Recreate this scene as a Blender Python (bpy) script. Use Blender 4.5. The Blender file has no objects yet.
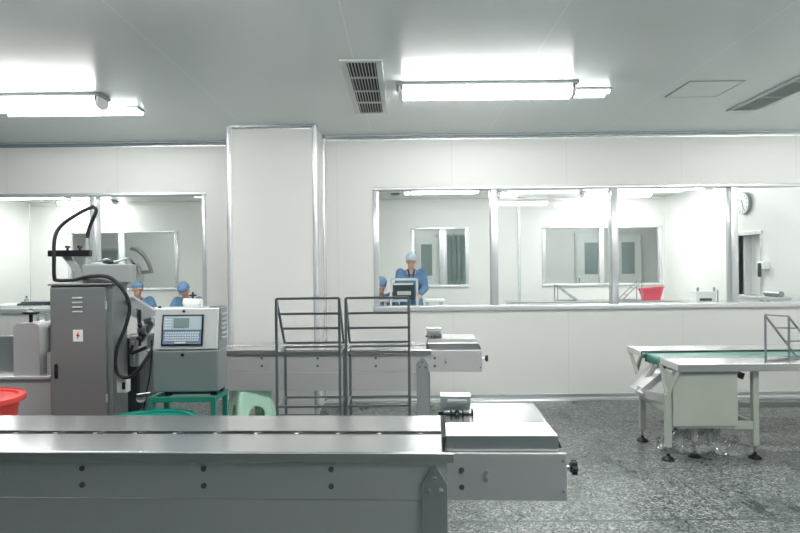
import bpy, bmesh, math, random
from mathutils import Vector, Matrix, Euler, noise
random.seed(4)
SC = bpy.context.scene
COL = SC.collection
H = 1.5; F = 620.0; S = 0.0105; CX = 404.0; CY = 266.0
CEIL = 2.95
def px(x, y, d):
    """photo pixel + distance from the camera plane -> point in the room"""
    xu = x - S*(y-CY); yu = y + S*(x-CX)
    return Vector(((xu-CX)*d/F, d, H-(yu-CY)*d/F))
# ------------------------------------------------------------------ materials
MATS = {}
def mat(name, col, rough=0.5, metal=0.0, bump=None, vary=None, emit=None, alpha=None, aniso=None, spec=0.5, brushed=None, coat=0):
    m = bpy.data.materials.new(name); m.use_nodes = True
    nt = m.node_tree; N = nt.nodes; L = nt.links
    b = N['Principled BSDF']
    b.inputs['Base Color'].default_value = (*col, 1)
    b.inputs['Roughness'].default_value = rough
    b.inputs['Metallic'].default_value = metal
    b.inputs['Specular IOR Level'].default_value = spec
    if coat:
        b.inputs['Coat Weight'].default_value = coat; b.inputs['Coat Roughness'].default_value = 0.15
    tc = N.new('ShaderNodeTexCoord')
    if emit:
        b.inputs['Emission Color'].default_value = (*emit[0], 1); b.inputs['Emission Strength'].default_value = emit[1]
    if vary:      # (scale, amount): soft mottling of the colour
        n = N.new('ShaderNodeTexNoise'); n.inputs['Scale'].default_value = vary[0]; n.inputs['Detail'].default_value = 4
        L.new(tc.outputs['Object'], n.inputs['Vector'])
        r = N.new('ShaderNodeValToRGB')
        a = vary[1]
        r.color_ramp.elements[0].position = .3; r.color_ramp.elements[1].position = .7
        r.color_ramp.elements[0].color = (*[c*(1-a) for c in col], 1)
        r.color_ramp.elements[1].color = (*[min(1, c*(1+a)) for c in col], 1)
        L.new(n.outputs['Fac'], r.inputs['Fac']); L.new(r.outputs['Color'], b.inputs['Base Color'])
    if brushed:   # (sx, sy, sz, bump strength, roughness swing)
        mp = N.new('ShaderNodeMapping'); mp.inputs['Scale'].default_value = brushed[:3]
        n = N.new('ShaderNodeTexNoise'); n.inputs['Scale'].default_value = 1.0; n.inputs['Detail'].default_value = 5
        L.new(tc.outputs['Object'], mp.inputs['Vector']); L.new(mp.outputs['Vector'], n.inputs['Vector'])
        bp = N.new('ShaderNodeBump'); bp.inputs['Strength'].default_value = brushed[3]; bp.inputs['Distance'].default_value = 0.002
        L.new(n.outputs['Fac'], bp.inputs['Height']); L.new(bp.outputs['Normal'], b.inputs['Normal'])
        mr = N.new('ShaderNodeMapRange'); mr.inputs['To Min'].default_value = rough-brushed[4]; mr.inputs['To Max'].default_value = rough+brushed[4]
        L.new(n.outputs['Fac'], mr.inputs['Value']); L.new(mr.outputs['Result'], b.inputs['Roughness'])
    if bump:
        n = N.new('ShaderNodeTexNoise'); n.inputs['Scale'].default_value = bump[0]; n.inputs['Detail'].default_value = 3
        L.new(tc.outputs['Object'], n.inputs['Vector'])
        bp = N.new('ShaderNodeBump'); bp.inputs['Strength'].default_value = bump[1]; bp.inputs['Distance'].default_value = 0.01
        L.new(n.outputs['Fac'], bp.inputs['Height']); L.new(bp.outputs['Normal'], b.inputs['Normal'])
    MATS[name] = m
    return m
def glass_mat(name, tint, refl=1.0, extra=0.0):
    m = bpy.data.materials.new(name); m.use_nodes = True
    nt = m.node_tree; N = nt.nodes; L = nt.links
    for n in list(N): N.remove(n)
    out = N.new('ShaderNodeOutputMaterial'); mix = N.new('ShaderNodeMixShader')
    tr = N.new('ShaderNodeBsdfTransparent'); tr.inputs['Color'].default_value = (*tint, 1)
    gl = N.new('ShaderNodeBsdfGlossy'); gl.inputs['Roughness'].default_value = 0.01
    fr = N.new('ShaderNodeFresnel'); fr.inputs['IOR'].default_value = 1.38
    ml = N.new('ShaderNodeMath'); ml.operation = 'MULTIPLY_ADD'; ml.inputs[1].default_value = refl; ml.inputs[2].default_value = extra
    L.new(fr.outputs['Fac'], ml.inputs[0]); L.new(ml.outputs[0], mix.inputs['Fac'])
    L.new(tr.outputs[0], mix.inputs[1]); L.new(gl.outputs[0], mix.inputs[2]); L.new(mix.outputs[0], out.inputs['Surface'])
    return m
def panel_mat(name, col, x0, sp, axis='X', rough=0.35, dark=0.72, spec=0.5, w=0.004, grain=None):
    """sheet panels with thin joints every sp metres"""
    m = mat(name, col, rough, spec=spec); nt = m.node_tree; N = nt.nodes; L = nt.links; b = N['Principled BSDF']
    tc = N.new('ShaderNodeTexCoord'); s = N.new('ShaderNodeSeparateXYZ'); L.new(tc.outputs['Object'], s.inputs[0])
    a = N.new('ShaderNodeMath'); a.operation = 'ADD'; a.inputs[1].default_value = -x0 + sp*20 + w/2; L.new(s.outputs[axis], a.inputs[0])
    mo = N.new('ShaderNodeMath'); mo.operation = 'MODULO'; mo.inputs[1].default_value = sp; L.new(a.outputs[0], mo.inputs[0])
    lt = N.new('ShaderNodeMath'); lt.operation = 'LESS_THAN'; lt.inputs[1].default_value = w; L.new(mo.outputs[0], lt.inputs[0])
    mx = N.new('ShaderNodeMix'); mx.data_type = 'RGBA'
    mx.inputs[6].default_value = (*col, 1); mx.inputs[7].default_value = (*[c*dark for c in col], 1)
    L.new(lt.outputs[0], mx.inputs[0]); L.new(mx.outputs[2], b.inputs['Base Color'])
    n = N.new('ShaderNodeTexNoise'); n.inputs['Scale'].default_value = 1.3; n.inputs['Detail'].default_value = 2
    L.new(tc.outputs['Object'], n.inputs['Vector'])
    bp = N.new('ShaderNodeBump'); bp.inputs['Strength'].default_value = 0.12; bp.inputs['Distance'].default_value = 0.02
    L.new(n.outputs['Fac'], bp.inputs['Height']); L.new(bp.outputs['Normal'], b.inputs['Normal'])
    if grain:
        mp = N.new('ShaderNodeMapping'); mp.inputs['Scale'].default_value = grain[:3]; L.new(tc.outputs['Object'], mp.inputs['Vector'])
        g = N.new('ShaderNodeTexNoise'); g.inputs['Scale'].default_value = 1; g.inputs['Detail'].default_value = 2; L.new(mp.outputs['Vector'], g.inputs['Vector'])
        b2 = N.new('ShaderNodeBump'); b2.inputs['Strength'].default_value = grain[3]; b2.inputs['Distance'].default_value = 0.003
        L.new(g.outputs['Fac'], b2.inputs['Height']); L.new(bp.outputs['Normal'], b2.inputs['Normal']); L.new(b2.outputs['Normal'], b.inputs['Normal'])
    return m
WALLC = (0.76, 0.76, 0.73)
M = dict(
    wall=panel_mat('wall_panel', WALLC, 0.54, 1.27, 'X', 0.38, 0.82),
    sidewall=panel_mat('side_wall_panel', WALLC, 0.54, 1.27, 'Y', 0.38, 0.82),
    ceiling=panel_mat('ceiling_panel', (0.74, 0.785, 0.775), 0.93, 1.27, 'X', 0.20, 1.25, spec=0.6, grain=(1.5, 130, 1, 0.30)),
    darkwall=mat('unseen_dark_wall', (0.09, 0.16, 0.19), 0.6),  # unseen walls, tone invented dark to darken the reflections in the steel
    column=mat('column_panel', WALLC, 0.35),
    alu=mat('aluminium', (0.80, 0.82, 0.83), 0.28, 0.85),
    alu_white=mat('white_aluminium', (0.76, 0.78, 0.79), 0.25, 0.45),
    cove=mat('cove_aluminium', (0.66, 0.71, 0.73), 0.25, 0.8),
    steel=mat('brushed_steel', (0.70, 0.705, 0.705), 0.23, 0.96, brushed=(5, 330, 330, 0.13, 0.06)),
    steel_side=mat('brushed_steel_side', (0.70, 0.69, 0.69), 0.42, 0.55, brushed=(6, 330, 330, 0.4, 0.05)),
    headgrey=mat('head_grey_paint', (0.36, 0.38, 0.38), 0.45),
    handlegrey=mat('handle_dark_grey', (0.16, 0.17, 0.17), 0.4),
    leg_steel=mat('blasted_leg_steel', (0.42, 0.44, 0.45), 0.45, 0.6),
    steel_light=mat('satin_steel', (0.66, 0.68, 0.67), 0.45, 0.45),
    keypad_pale=mat('keypad_pale_blue', (0.42, 0.50, 0.56), 0.35),
    steel_dark=mat('grey_steel', (0.33, 0.355, 0.37), 0.42, 0.65, brushed=(90, 90, 3, 0.08, 0.05)),
    steel_tube=mat('steel_tube', (0.33, 0.36, 0.38), 0.28, 0.95),
    steel_cab=mat('cabinet_steel', (0.25, 0.275, 0.28), 0.48, 0.45, brushed=(120, 120, 4, 0.06, 0.05)),
    chrome=mat('chrome', (0.75, 0.77, 0.78), 0.12, 1.0),
    cream=mat('cream_paint', (0.41, 0.44, 0.385), 0.40, vary=(5, 0.04)),
    black=mat('black_plastic', (0.012, 0.014, 0.016), 0.35),
    rubber=mat('black_rubber', (0.016, 0.02, 0.022), 0.45, bump=(60, 0.1)),
    dark=mat('dark_metal', (0.05, 0.06, 0.065), 0.45, 0.4),
    midgrey=mat('mid_grey_paint', (0.27, 0.29, 0.29), 0.45),
    lightgrey=mat('light_grey_paint', (0.50, 0.53, 0.53), 0.40, 0.2),
    white=mat('white_plastic', (0.80, 0.82, 0.80), 0.4),
    green=mat('green_paint', (0.02, 0.20, 0.15), 0.4, vary=(8, 0.12)),
    teal=mat('teal_plastic', (0.01, 0.24, 0.19), 0.4),
    belt=mat('green_belt', (0.07, 0.27, 0.21), 0.30, vary=(5, 0.08)),
    mint=mat('mint_plastic', (0.60, 0.92, 0.72), 0.35),
    red=mat('red_plastic', (0.80, 0.08, 0.07), 0.38),
    pink=mat('pink_plastic', (0.75, 0.09, 0.14), 0.4),
    skin=mat('skin', (0.55, 0.33, 0.26), 0.55),
    blue=mat('blue_cloth', (0.11, 0.22, 0.36), 0.85, vary=(9, 0.18), bump=(25, 0.5)),
    capblue=mat('cap_cloth', (0.15, 0.26, 0.42), 0.85, bump=(40, 0.4)),
    capwhite=mat('pale_cap_cloth', (0.55, 0.66, 0.78), 0.85, bump=(40, 0.4)),
    navy=mat('navy_trousers', (0.05, 0.08, 0.14), 0.9),
    hair=mat('black_hair', (0.02, 0.02, 0.02), 0.6),
    screen=mat('screen_grey', (0.20, 0.27, 0.26), 0.2),
    keypad=mat('keypad_blue_grey', (0.16, 0.24, 0.34), 0.35),
    keys=mat('keys_white', (0.62, 0.68, 0.74), 0.45),
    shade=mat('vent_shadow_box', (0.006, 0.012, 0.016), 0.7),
    ventfr=mat('vent_frame', (0.62, 0.66, 0.64), 0.45),
    bolt=mat('bolt_steel', (0.20, 0.21, 0.21), 0.35, 0.9),
    lamp=mat('lamp_diffuser', (0.9, 0.9, 0.9), 0.4, emit=((1.0, 1.0, 0.985), 9.5)),
    lamp_rear=mat('rear_lamp_diffuser', (0.9, 0.9, 0.9), 0.4, emit=((1.0, 1.0, 0.99), 9.0)),
    tube=mat('lamp_tube', (0.9, 0.9, 0.9), 0.4, emit=((0.93, 1.0, 0.99), 5.0)),
    redink=mat('red_ink', (0.6, 0.03, 0.03), 0.5),
    curtain=mat('green_grey_blind', (0.26, 0.33, 0.32), 0.6),
    paper=mat('paper_white', (0.85, 0.86, 0.85), 0.5),
)
M['glass'] = glass_mat('window_glass', (0.96, 0.98, 0.975), 1.0, 0.0)
def milky(m):
    nt = m.node_tree; N = nt.nodes; L = nt.links; out = [n for n in N if n.type == 'OUTPUT_MATERIAL'][0]; src = out.inputs['Surface'].links[0].from_socket
    d = N.new('ShaderNodeBsdfDiffuse'); d.inputs['Color'].default_value = (.85, .88, .88, 1); x = N.new('ShaderNodeMixShader'); x.inputs[0].default_value = 0.13
    L.new(src, x.inputs[1]); L.new(d.outputs[0], x.inputs[2]); L.new(x.outputs[0], out.inputs['Surface']); return m
M['film'] = glass_mat('clear_film', (0.97, 0.99, 0.99), 2.0, 0.12); milky(M['film'])
def floor_material():
    m = mat('terrazzo', (0.3, 0.33, 0.32), 0.3); nt = m.node_tree; N = nt.nodes; L = nt.links; b = N['Principled BSDF']
    tc = N.new('ShaderNodeTexCoord')
    def ramp(src, stops):
        r = N.new('ShaderNodeValToRGB'); e = r.color_ramp.elements
        e[0].position, e[0].color = stops[0][0], (*stops[0][1], 1); e[1].position, e[1].color = stops[-1][0], (*stops[-1][1], 1)
        for p, c in stops[1:-1]:
            k = e.new(p); k.color = (*c, 1)
        L.new(src, r.inputs['Fac']); return r.outputs['Color']
    def mul(a, c, fac=1.0):
        x = N.new('ShaderNodeMix'); x.data_type = 'RGBA'; x.blend_type = 'MULTIPLY'; x.inputs[0].default_value = fac
        L.new(a, x.inputs[6]); L.new(c, x.inputs[7]); return x.outputs[2]
    v = N.new('ShaderNodeTexVoronoi'); v.inputs['Scale'].default_value = 92; L.new(tc.outputs['Object'], v.inputs['Vector'])
    bw = N.new('ShaderNodeSeparateColor'); L.new(v.outputs['Color'], bw.inputs[0])
    chips = ramp(bw.outputs[0], [(0.0, (0.03, 0.04, 0.04)), (0.22, (0.09, 0.105, 0.105)), (0.45, (0.19, 0.205, 0.20)), (0.8, (0.29, 0.305, 0.30)), (1.0, (0.52, 0.54, 0.53))])
    v2 = N.new('ShaderNodeTexNoise'); v2.inputs['Scale'].default_value = 16; v2.inputs['Detail'].default_value = 3; L.new(tc.outputs['Object'], v2.inputs['Vector'])
    c1 = mul(chips, ramp(v2.outputs['Fac'], [(0.35, (0.62, 0.64, 0.64)), (0.6, (1, 1, 1))]))
    # worn, dirty streaks that run with the traffic
    mp = N.new('ShaderNodeMapping'); mp.inputs['Scale'].default_value = (1.9, 0.75, 1); mp.inputs['Rotation'].default_value = (0, 0, 0.12)
    L.new(tc.outputs['Object'], mp.inputs['Vector'])
    n = N.new('ShaderNodeTexNoise'); n.inputs['Scale'].default_value = 1.7; n.inputs['Detail'].default_value = 6; n.inputs['Roughness'].default_value = 0.68
    L.new(mp.outputs['Vector'], n.inputs['Vector'])
    c2 = mul(c1, ramp(n.outputs['Fac'], [(0.37, (0.40, 0.44, 0.45)), (0.47, (0.84, 0.87, 0.87)), (0.60, (1.0, 1.0, 1.0))]))
    # slab joints
    s = N.new('ShaderNodeSeparateXYZ'); L.new(tc.outputs['Object'], s.inputs[0])
    out = c2
    for ax, x0, sp in (('X', 0.591, 1.3), ('Y', 3.62, 1.27)):
        a = N.new('ShaderNodeMath'); a.operation = 'ADD'; a.inputs[1].default_value = -x0+sp*20+0.006; L.new(s.outputs[ax], a.inputs[0])
        mo = N.new('ShaderNodeMath'); mo.operation = 'MODULO'; mo.inputs[1].default_value = sp; L.new(a.outputs[0], mo.inputs[0])
        lt = N.new('ShaderNodeMath'); lt.operation = 'LESS_THAN'; lt.inputs[1].default_value = 0.010 if ax == 'X' else 0.018; L.new(mo.outputs[0], lt.inputs[0])
        x = N.new('ShaderNodeMix'); x.data_type = 'RGBA'; L.new(lt.outputs[0], x.inputs[0]); L.new(out, x.inputs[6]); x.inputs[7].default_value = (0.07, 0.085, 0.085, 1)
        out = x.outputs[2]
    L.new(out, b.inputs['Base Color'])
    mr = N.new('ShaderNodeMapRange'); mr.inputs['From Min'].default_value = 0.35; mr.inputs['From Max'].default_value = 0.65
    mr.inputs['To Min'].default_value = 0.24; mr.inputs['To Max'].default_value = 0.48
    L.new(n.outputs['Fac'], mr.inputs['Value']); L.new(mr.outputs['Result'], b.inputs['Roughness'])
    return m
M['floor'] = floor_material()
# ------------------------------------------------------------------ mesh building
OFF = {}
def empty(name, loc, label=None, cat=None, group=None, rz=0, kind=None, local=False):
    o = bpy.data.objects.new(name, None); COL.objects.link(o); o.location = loc; o.rotation_euler = (0, 0, rz)
    o.empty_display_size = 0.1
    OFF[o] = Vector((0, 0, 0)) if local else Vector(loc)
    tag(o, label, cat, group, kind); return o
def tag(o, label=None, cat=None, group=None, kind=None):
    if label: o['label'] = label
    if cat: o['category'] = cat
    if group: o['group'] = group
    if kind: o['kind'] = kind
    return o
class MB:
    def __init__(s): s.bm = bmesh.new()
    def box(s, x0, x1, y0, y1, z0, z1, bev=0.0, m=None):
        b = bmesh.new()
        bmesh.ops.create_cube(b, size=1)
        for v in b.verts:
            v.co = Vector(((x0+x1)/2+v.co.x*(x1-x0), (y0+y1)/2+v.co.y*(y1-y0), (z0+z1)/2+v.co.z*(z1-z0)))
        if bev: bmesh.ops.bevel(b, geom=list(b.edges), offset=min(bev, .45*min(abs(x1-x0), abs(y1-y0), abs(z1-z0))), segments=2, affect='EDGES', profile=0.5)
        s.add(b, m); return s
    def add(s, b, m=None):
        if m: bmesh.ops.transform(b, matrix=m, verts=b.verts)
        me = bpy.data.meshes.new('t'); b.to_mesh(me); b.free(); s.bm.from_mesh(me); bpy.data.meshes.remove(me)
    def cyl(s, p0, p1, r0, r1=None, n=16, caps=True):
        p0 = Vector(p0); p1 = Vector(p1); r1 = r0 if r1 is None else r1
        d = p1-p0; b = bmesh.new()
        bmesh.ops.create_cone(b, cap_ends=caps, segments=n, radius1=max(r0, 1e-5), radius2=max(r1, 1e-5), depth=d.length)
        q = Vector((0, 0, 1)).rotation_difference(d.normalized())
        s.add(b, Matrix.Translation((p0+p1)/2) @ q.to_matrix().to_4x4()); return s
    def bar(s, p0, p1, w, h=None, up=(0, 0, 1), bev=0.0):
        """rectangular bar between two points: w across, h along up"""
        p0 = Vector(p0); p1 = Vector(p1); h = w if h is None else h
        d = (p1-p0); l = d.length; d.normalize(); up = Vector(up)
        if abs(d.dot(up)) > .98: up = Vector((0, 1, 0)) if abs(d.y) < .9 else Vector((1, 0, 0))
        sd = d.cross(up).normalized(); u = sd.cross(d).normalized()
        b = bmesh.new(); bmesh.ops.create_cube(b, size=1)
        if bev:
            for v in b.verts: v.co = Vector((v.co.x*l, v.co.y*w, v.co.z*h))
            bmesh.ops.bevel(b, geom=list(b.edges), offset=bev, segments=1, affect='EDGES')
            mm = Matrix((d, sd, u)).transposed().to_4x4()
        else:
            mm = Matrix((d*l, sd*w, u*h)).transposed().to_4x4()
        s.add(b, Matrix.Translation((p0+p1)/2) @ mm); return s
    def ball(s, c, r, sc=(1, 1, 1), n=16, rot=None):
        b = bmesh.new(); bmesh.ops.create_uvsphere(b, u_segments=n, v_segments=max(6, n//2+2), radius=r)
        m = Matrix.Translation(Vector(c)) @ (rot.to_matrix().to_4x4() if rot else Matrix()) @ Matrix.Diagonal((*sc, 1))
        s.add(b, m); return s
    def cap(s, p0, r0, p1, r1, n=14):
        s.cyl(p0, p1, r0, r1, n); s.ball(p0, r0, n=n); s.ball(p1, r1, n=n); return s
    def tube(s, pts, r, n=10, smooth=4):
        P = [Vector(p) for p in pts]; Q = []
        if smooth:
            for i in range(len(P)-1):
                a = P[max(i-1, 0)]; b_ = P[i]; c = P[i+1]; d = P[min(i+2, len(P)-1)]
                for k in range(smooth):
                    t = k/smooth
                    Q.append(0.5*((2*b_)+(c-a)*t+(2*a-5*b_+4*c-d)*t*t+(-a+3*b_-3*c+d)*t**3))
            Q.append(P[-1])
        else: Q = P
        rings = []; up = Vector((0.3, 1, 0.2)).normalized()
        for i, p in enumerate(Q):
            t = (Q[min(i+1, len(Q)-1)]-Q[max(i-1, 0)]).normalized()
            u = (up-t*up.dot(t)).normalized(); w = t.cross(u)
            rings.append([s.bm.verts.new(p+r*(u*math.cos(a)+w*math.sin(a))) for a in [2*math.pi*k/n for k in range(n)]])
            up = u
        for a, b_ in zip(rings, rings[1:]):
            for k in range(n): s.bm.faces.new((a[k], a[(k+1) % n], b_[(k+1) % n], b_[k]))
        s.bm.faces.new(rings[0][::-1]); s.bm.faces.new(rings[-1]); return s
    def prism(s, poly, axis, a0, a1):
        """extrude a 2D polygon along axis from a0 to a1 ('x': (y,z) 'y': (x,z) 'z': (x,y))"""
        def P(p, a): return {'x': (a, p[0], p[1]), 'y': (p[0], a, p[1]), 'z': (p[0], p[1], a)}[axis]
        A = [s.bm.verts.new(P(p, a0)) for p in poly]; B = [s.bm.verts.new(P(p, a1)) for p in poly]
        n = len(poly)
        f = [s.bm.faces.new(A), s.bm.faces.new(B[::-1])]
        for k in range(n): f.append(s.bm.faces.new((A[k], B[k], B[(k+1) % n], A[(k+1) % n])))
        bmesh.ops.recalc_face_normals(s.bm, faces=f); return s
    def lathe(s, prof, c=(0, 0, 0), n=32, sx=1, sy=1):
        """prof: (r,z) list; closed surface of revolution with thickness given by the profile itself"""
        rings = []
        for r, z in prof:
            rings.append([s.bm.verts.new((c[0]+r*sx*math.cos(a), c[1]+r*sy*math.sin(a), c[2]+z)) for a in [2*math.pi*k/n for k in range(n)]])
        fs = []
        for a, b_ in zip(rings, rings[1:]):
            for k in range(n): fs.append(s.bm.faces.new((a[k], a[(k+1) % n], b_[(k+1) % n], b_[k])))
        for rr in (rings[0], rings[-1]): fs.append(s.bm.faces.new(rr))
        bmesh.ops.recalc_face_normals(s.bm, faces=fs); return s
    def build(s, name, m, parent=None, smooth=False, bevel=0):
        me = bpy.data.meshes.new(name)
        off = None
        if parent is not None:
            off = OFF[parent]; bmesh.ops.translate(s.bm, verts=s.bm.verts, vec=-off)
        else:
            pass
        s.bm.to_mesh(me); s.bm.free()
        o = bpy.data.objects.new(name, me); COL.objects.link(o)
        me.materials.append(M[m] if isinstance(m, str) else m)
        if parent is not None: o.parent = parent; OFF[o] = off
        else: OFF[o] = Vector((0, 0, 0))
        if smooth:
            for p in me.polygons: p.use_smooth = True
            try: me.set_sharp_from_angle(angle=math.radians(38))
            except Exception: pass
        if bevel:
            b = o.modifiers.new('bevel', 'BEVEL'); b.width = bevel; b.segments = 2; b.limit_method = 'ANGLE'
        return o
def recentre(o):
    """origin of a one-mesh thing at its base centre"""
    vs = [v.co for v in o.data.vertices]
    c = Vector(((min(v.x for v in vs)+max(v.x for v in vs))/2, (min(v.y for v in vs)+max(v.y for v in vs))/2, min(v.z for v in vs)))
    o.data.transform(Matrix.Translation(-c)); o.location = c; OFF[o] = c.copy(); return o
def copy_tree(o, parent=None):
    c = o.copy(); COL.objects.link(c)
    if parent is not None: c.parent = parent
    for ch in list(o.children): copy_tree(ch, c)
    OFF[c] = OFF.get(o, Vector()); return c
def struct(o): o['kind'] = 'structure'; return o
# ------------------------------------------------------------------ the setting
D = 6.86; DL = 7.10; DR = 13.5; DB = 17.4; T = 0.08
XL, XR = -5.4, 5.68           # side walls of the front room
RXL = -8.14                   # left wall of the room behind the glass
struct(MB().box(-9.6, 8.2, -2.6, DB+.1, -0.1, 0).build('floor', 'floor'))
struct(MB().box(-9.6, 8.2, -2.6, DB+.1, CEIL, CEIL+.1).build('ceiling', 'ceiling'))
def wall_with_openings(name, x0, x1, y0, y1, opens, m='wall', mb=None, fin=True):
    """openings: (xa, xb, za, zb) sorted by x"""
    w = mb or MB(); cur = x0
    for xa, xb, za, zb in opens:
        if xa > cur: w.box(cur, xa, y0, y1, 0, CEIL)
        w.box(xa, xb, y0, y1, 0, za); w.box(xa, xb, y0, y1, zb, CEIL); cur = xb
    if cur < x1: w.box(cur, x1, y0, y1, 0, CEIL)
    if fin: return struct(w.build(name, m))
    return w
WB, WT = 1.000, 2.372         # frame bottom and top
w = wall_with_openings('wall_front', -8.3, -1.5, DL, DL+T, [(-4.88, -2.265, WB, WT)], fin=False)
w = wall_with_openings('wall_front', -1.5, XR, D, D+T, [(-0.335, 5.5, WB, WT)], mb=w)
struct(MB().box(-1.787, -0.888, 6.33, DL-0.002, 0, CEIL).build('column', 'column'))
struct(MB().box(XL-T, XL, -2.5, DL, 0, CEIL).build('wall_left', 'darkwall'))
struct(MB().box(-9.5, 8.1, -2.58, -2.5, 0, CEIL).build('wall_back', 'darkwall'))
struct(MB().box(RXL-T, RXL, DL+T, DR, 0, CEIL).build('wall_rear_left', 'sidewall'))
# right wall: front room and rear room in one plane, with a hatch opening in the rear room
w = MB(); HY0, HY1, HZ0, HZ1 = 9.86, 10.52, 0.96, 1.95
w.box(XR, XR+T, -2.5, HY0, 0, CEIL); w.box(XR, XR+T, HY1, DR, 0, CEIL); w.box(XR, XR+T, HY0, HY1, 0, HZ0); w.box(XR, XR+T, HY0, HY1, HZ1, CEIL)
w.box(XR+.22, XR+.25, HY0-.05, HY1+.05, HZ0-.1, HZ1+.1)
struct(w.build('wall_right', 'sidewall'))
RW = []   # rear windows: x0, x1 in metres
def rx(x, y=250): return px(x, y, DR).x
rw = [(rx(68), rx(178), 1.02, 2.33), (rx(411), rx(468.5), 1.02, 2.33), (rx(542), rx(662), 1.02, 2.33)]
wall_with_openings('wall_rear', -9.5, 8.1, DR, DR+T, rw)
struct(MB().box(-9.5, 8.1, DB, DB+.06, 0, CEIL).build('wall_far', 'wall'))
struct(MB().box(-9.5, -9.42, DR+T, DB, 0, CEIL).build('wall_far_left', 'sidewall'))
struct(MB().box(8.02, 8.1, DR+T, DB, 0, CEIL).build('wall_far_right', 'sidewall'))
# trims: coves at the ceiling, corner strips, skirting
def cove(mb, x0, x1, y, r=0.05):
    pts = [(y, CEIL), (y-r, CEIL)]
    for k in range(1, 6):
        a = math.pi/2*k/6; pts.append((y-r*math.cos(a)+0.0, CEIL-r*math.sin(a)))
    pts.append((y, CEIL-r))
    # concave quarter round
    pts = [(y, CEIL), (y-r, CEIL)]+[(y-r+r*math.sin(a), CEIL-r+r*math.cos(a)) for a in [math.pi/2*k/6 for k in range(1, 6)]]+[(y, CEIL-r)]
    mb.prism(pts, 'x', x0, x1)
c = MB(); cove(c, -5.4, -1.787, DL); cove(c, -1.787, -.888, 6.33, .035); cove(c, -.888, XR, D)
struct(c.build('trim_1', 'cove', smooth=True))
c = MB()
for x, y in ((-1.787, 6.33), (-.888, 6.33)):
    c.cyl((x+(.012 if x < -1 else -.012), y+.012, 0), (x+(.012 if x < -1 else -.012), y+.012, CEIL-.01), 0.030, n=20)
struct(c.build('trim_2', 'alu_white', smooth=True))
c = MB(); c.cyl((-.888+.004, D-.004, 0), (-.888+.004, D-.004, CEIL-.03), .03, n=16); c.cyl((-1.787-.004, DL-.004, 0), (-1.787-.004, DL-.004, CEIL-.03), .03, n=16)
struct(c.build('trim_3', 'alu_white', smooth=True))
c = MB()
for x in (519, 29.5, 665.5):
    X = rx(x); c.box(X-.028, X+.028, DR-.02, DR-.001, 0, CEIL-.02, .005)
struct(c.build('trim_4', 'alu_white'))
c = MB(); c.prism([(D, 0), (D-.045, 0), (D-.04, .018), (D-.014, .035), (D-.012, .07), (D, .07)], 'x', -.888, XR)
struct(c.build('baseboard_front', 'alu', smooth=True))
c = MB(); c.prism([(DL, 0), (DL-.045, 0), (DL-.04, .018), (DL-.014, .035), (DL-.012, .07), (DL, .07)], 'x', XL, -1.79)
struct(c.build('baseboard_left', 'alu', smooth=True))
c = MB(); c.box(-8.1, XR, DR-.03, DR-.001, 2.90, CEIL, .01)
struct(c.build('trim_5', 'column'))
def window(n, x0, x1, y, zb, zt, mull, fw=.04, mw=.077, sill=.057, top=.037, depth=T):
    root = empty('window_%d' % n, ((x0+x1)/2, y, zb), kind='structure')
    f = MB(); y0, y1 = y-.018, y+depth+.018
    f.box(x0-.005, x1+.005, y0-.012, y1+.004, zb-.002, zb+sill, .006); f.box(x0, x1, y0, y1, zt-top, zt, .006)
    f.box(x0, x0+fw, y0+.002, y1-.002, zb+sill, zt-top, .006); f.box(x1-fw, x1, y0+.002, y1-.002, zb+sill, zt-top, .006)
    f.build('window_frame', 'alu_white', root, smooth=True)
    xs = [x0+fw/2]+list(mull)+[x1-fw/2]
    for m_ in mull: MB().box(m_-mw/2, m_+mw/2, y0-.004, y1, zb+sill, zt-top, .008).build('mullion', 'alu_white', root, smooth=True)
    for a, b_ in zip(xs, xs[1:]): MB().box(a+.015, b_-.015, y+depth/2-.003, y+depth/2+.003, zb+sill-.01, zt-top+.01).build('pane', 'glass', root)
    return root
def mx(x, y, d): return px(x, y, d).x
window(1, -4.88, -2.265, DL, WB, WT, [mx(94, 245, DL)])
window(2, -.335, 5.5, D, WB, WT, [mx(494.3, 247, D), mx(614.5, 247, D), mx(733.8, 247, D), mx(853, 247, D)], fw=.06)
window(3, rw[0][0], rw[0][1], DR, 1.02, 2.33, [rx(122)], fw=.07, mw=.13, sill=.06, top=.05)
window(4, rw[1][0], rw[1][1], DR, 1.02, 2.33, [rx(443)], fw=.07, mw=.16, sill=.06, top=.05)
window(5, rw[2][0], rw[2][1], DR, 1.02, 2.33, [rx(601.5)], fw=.07, mw=.10, sill=.06, top=.05)
# hatch recess on the right wall of the rear room
r = empty('window_6', (XR, HY0, HZ0), kind='structure'); c = MB()
c.box(XR-.02, XR+.22, HY1, HY1+.03, HZ0, HZ1, .004); c.box(XR-.02, XR+.22, HY0-.03, HY0, HZ0, HZ1, .004)
c.box(XR-.03, XR+.22, HY0-.05, HY1+.05, HZ1, HZ1+.06, .005); c.box(XR-.04, XR+.22, HY0-.05, HY1+.05, HZ0-.04, HZ0, .005)
c.build('window_frame', 'alu_white', r); 
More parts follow.
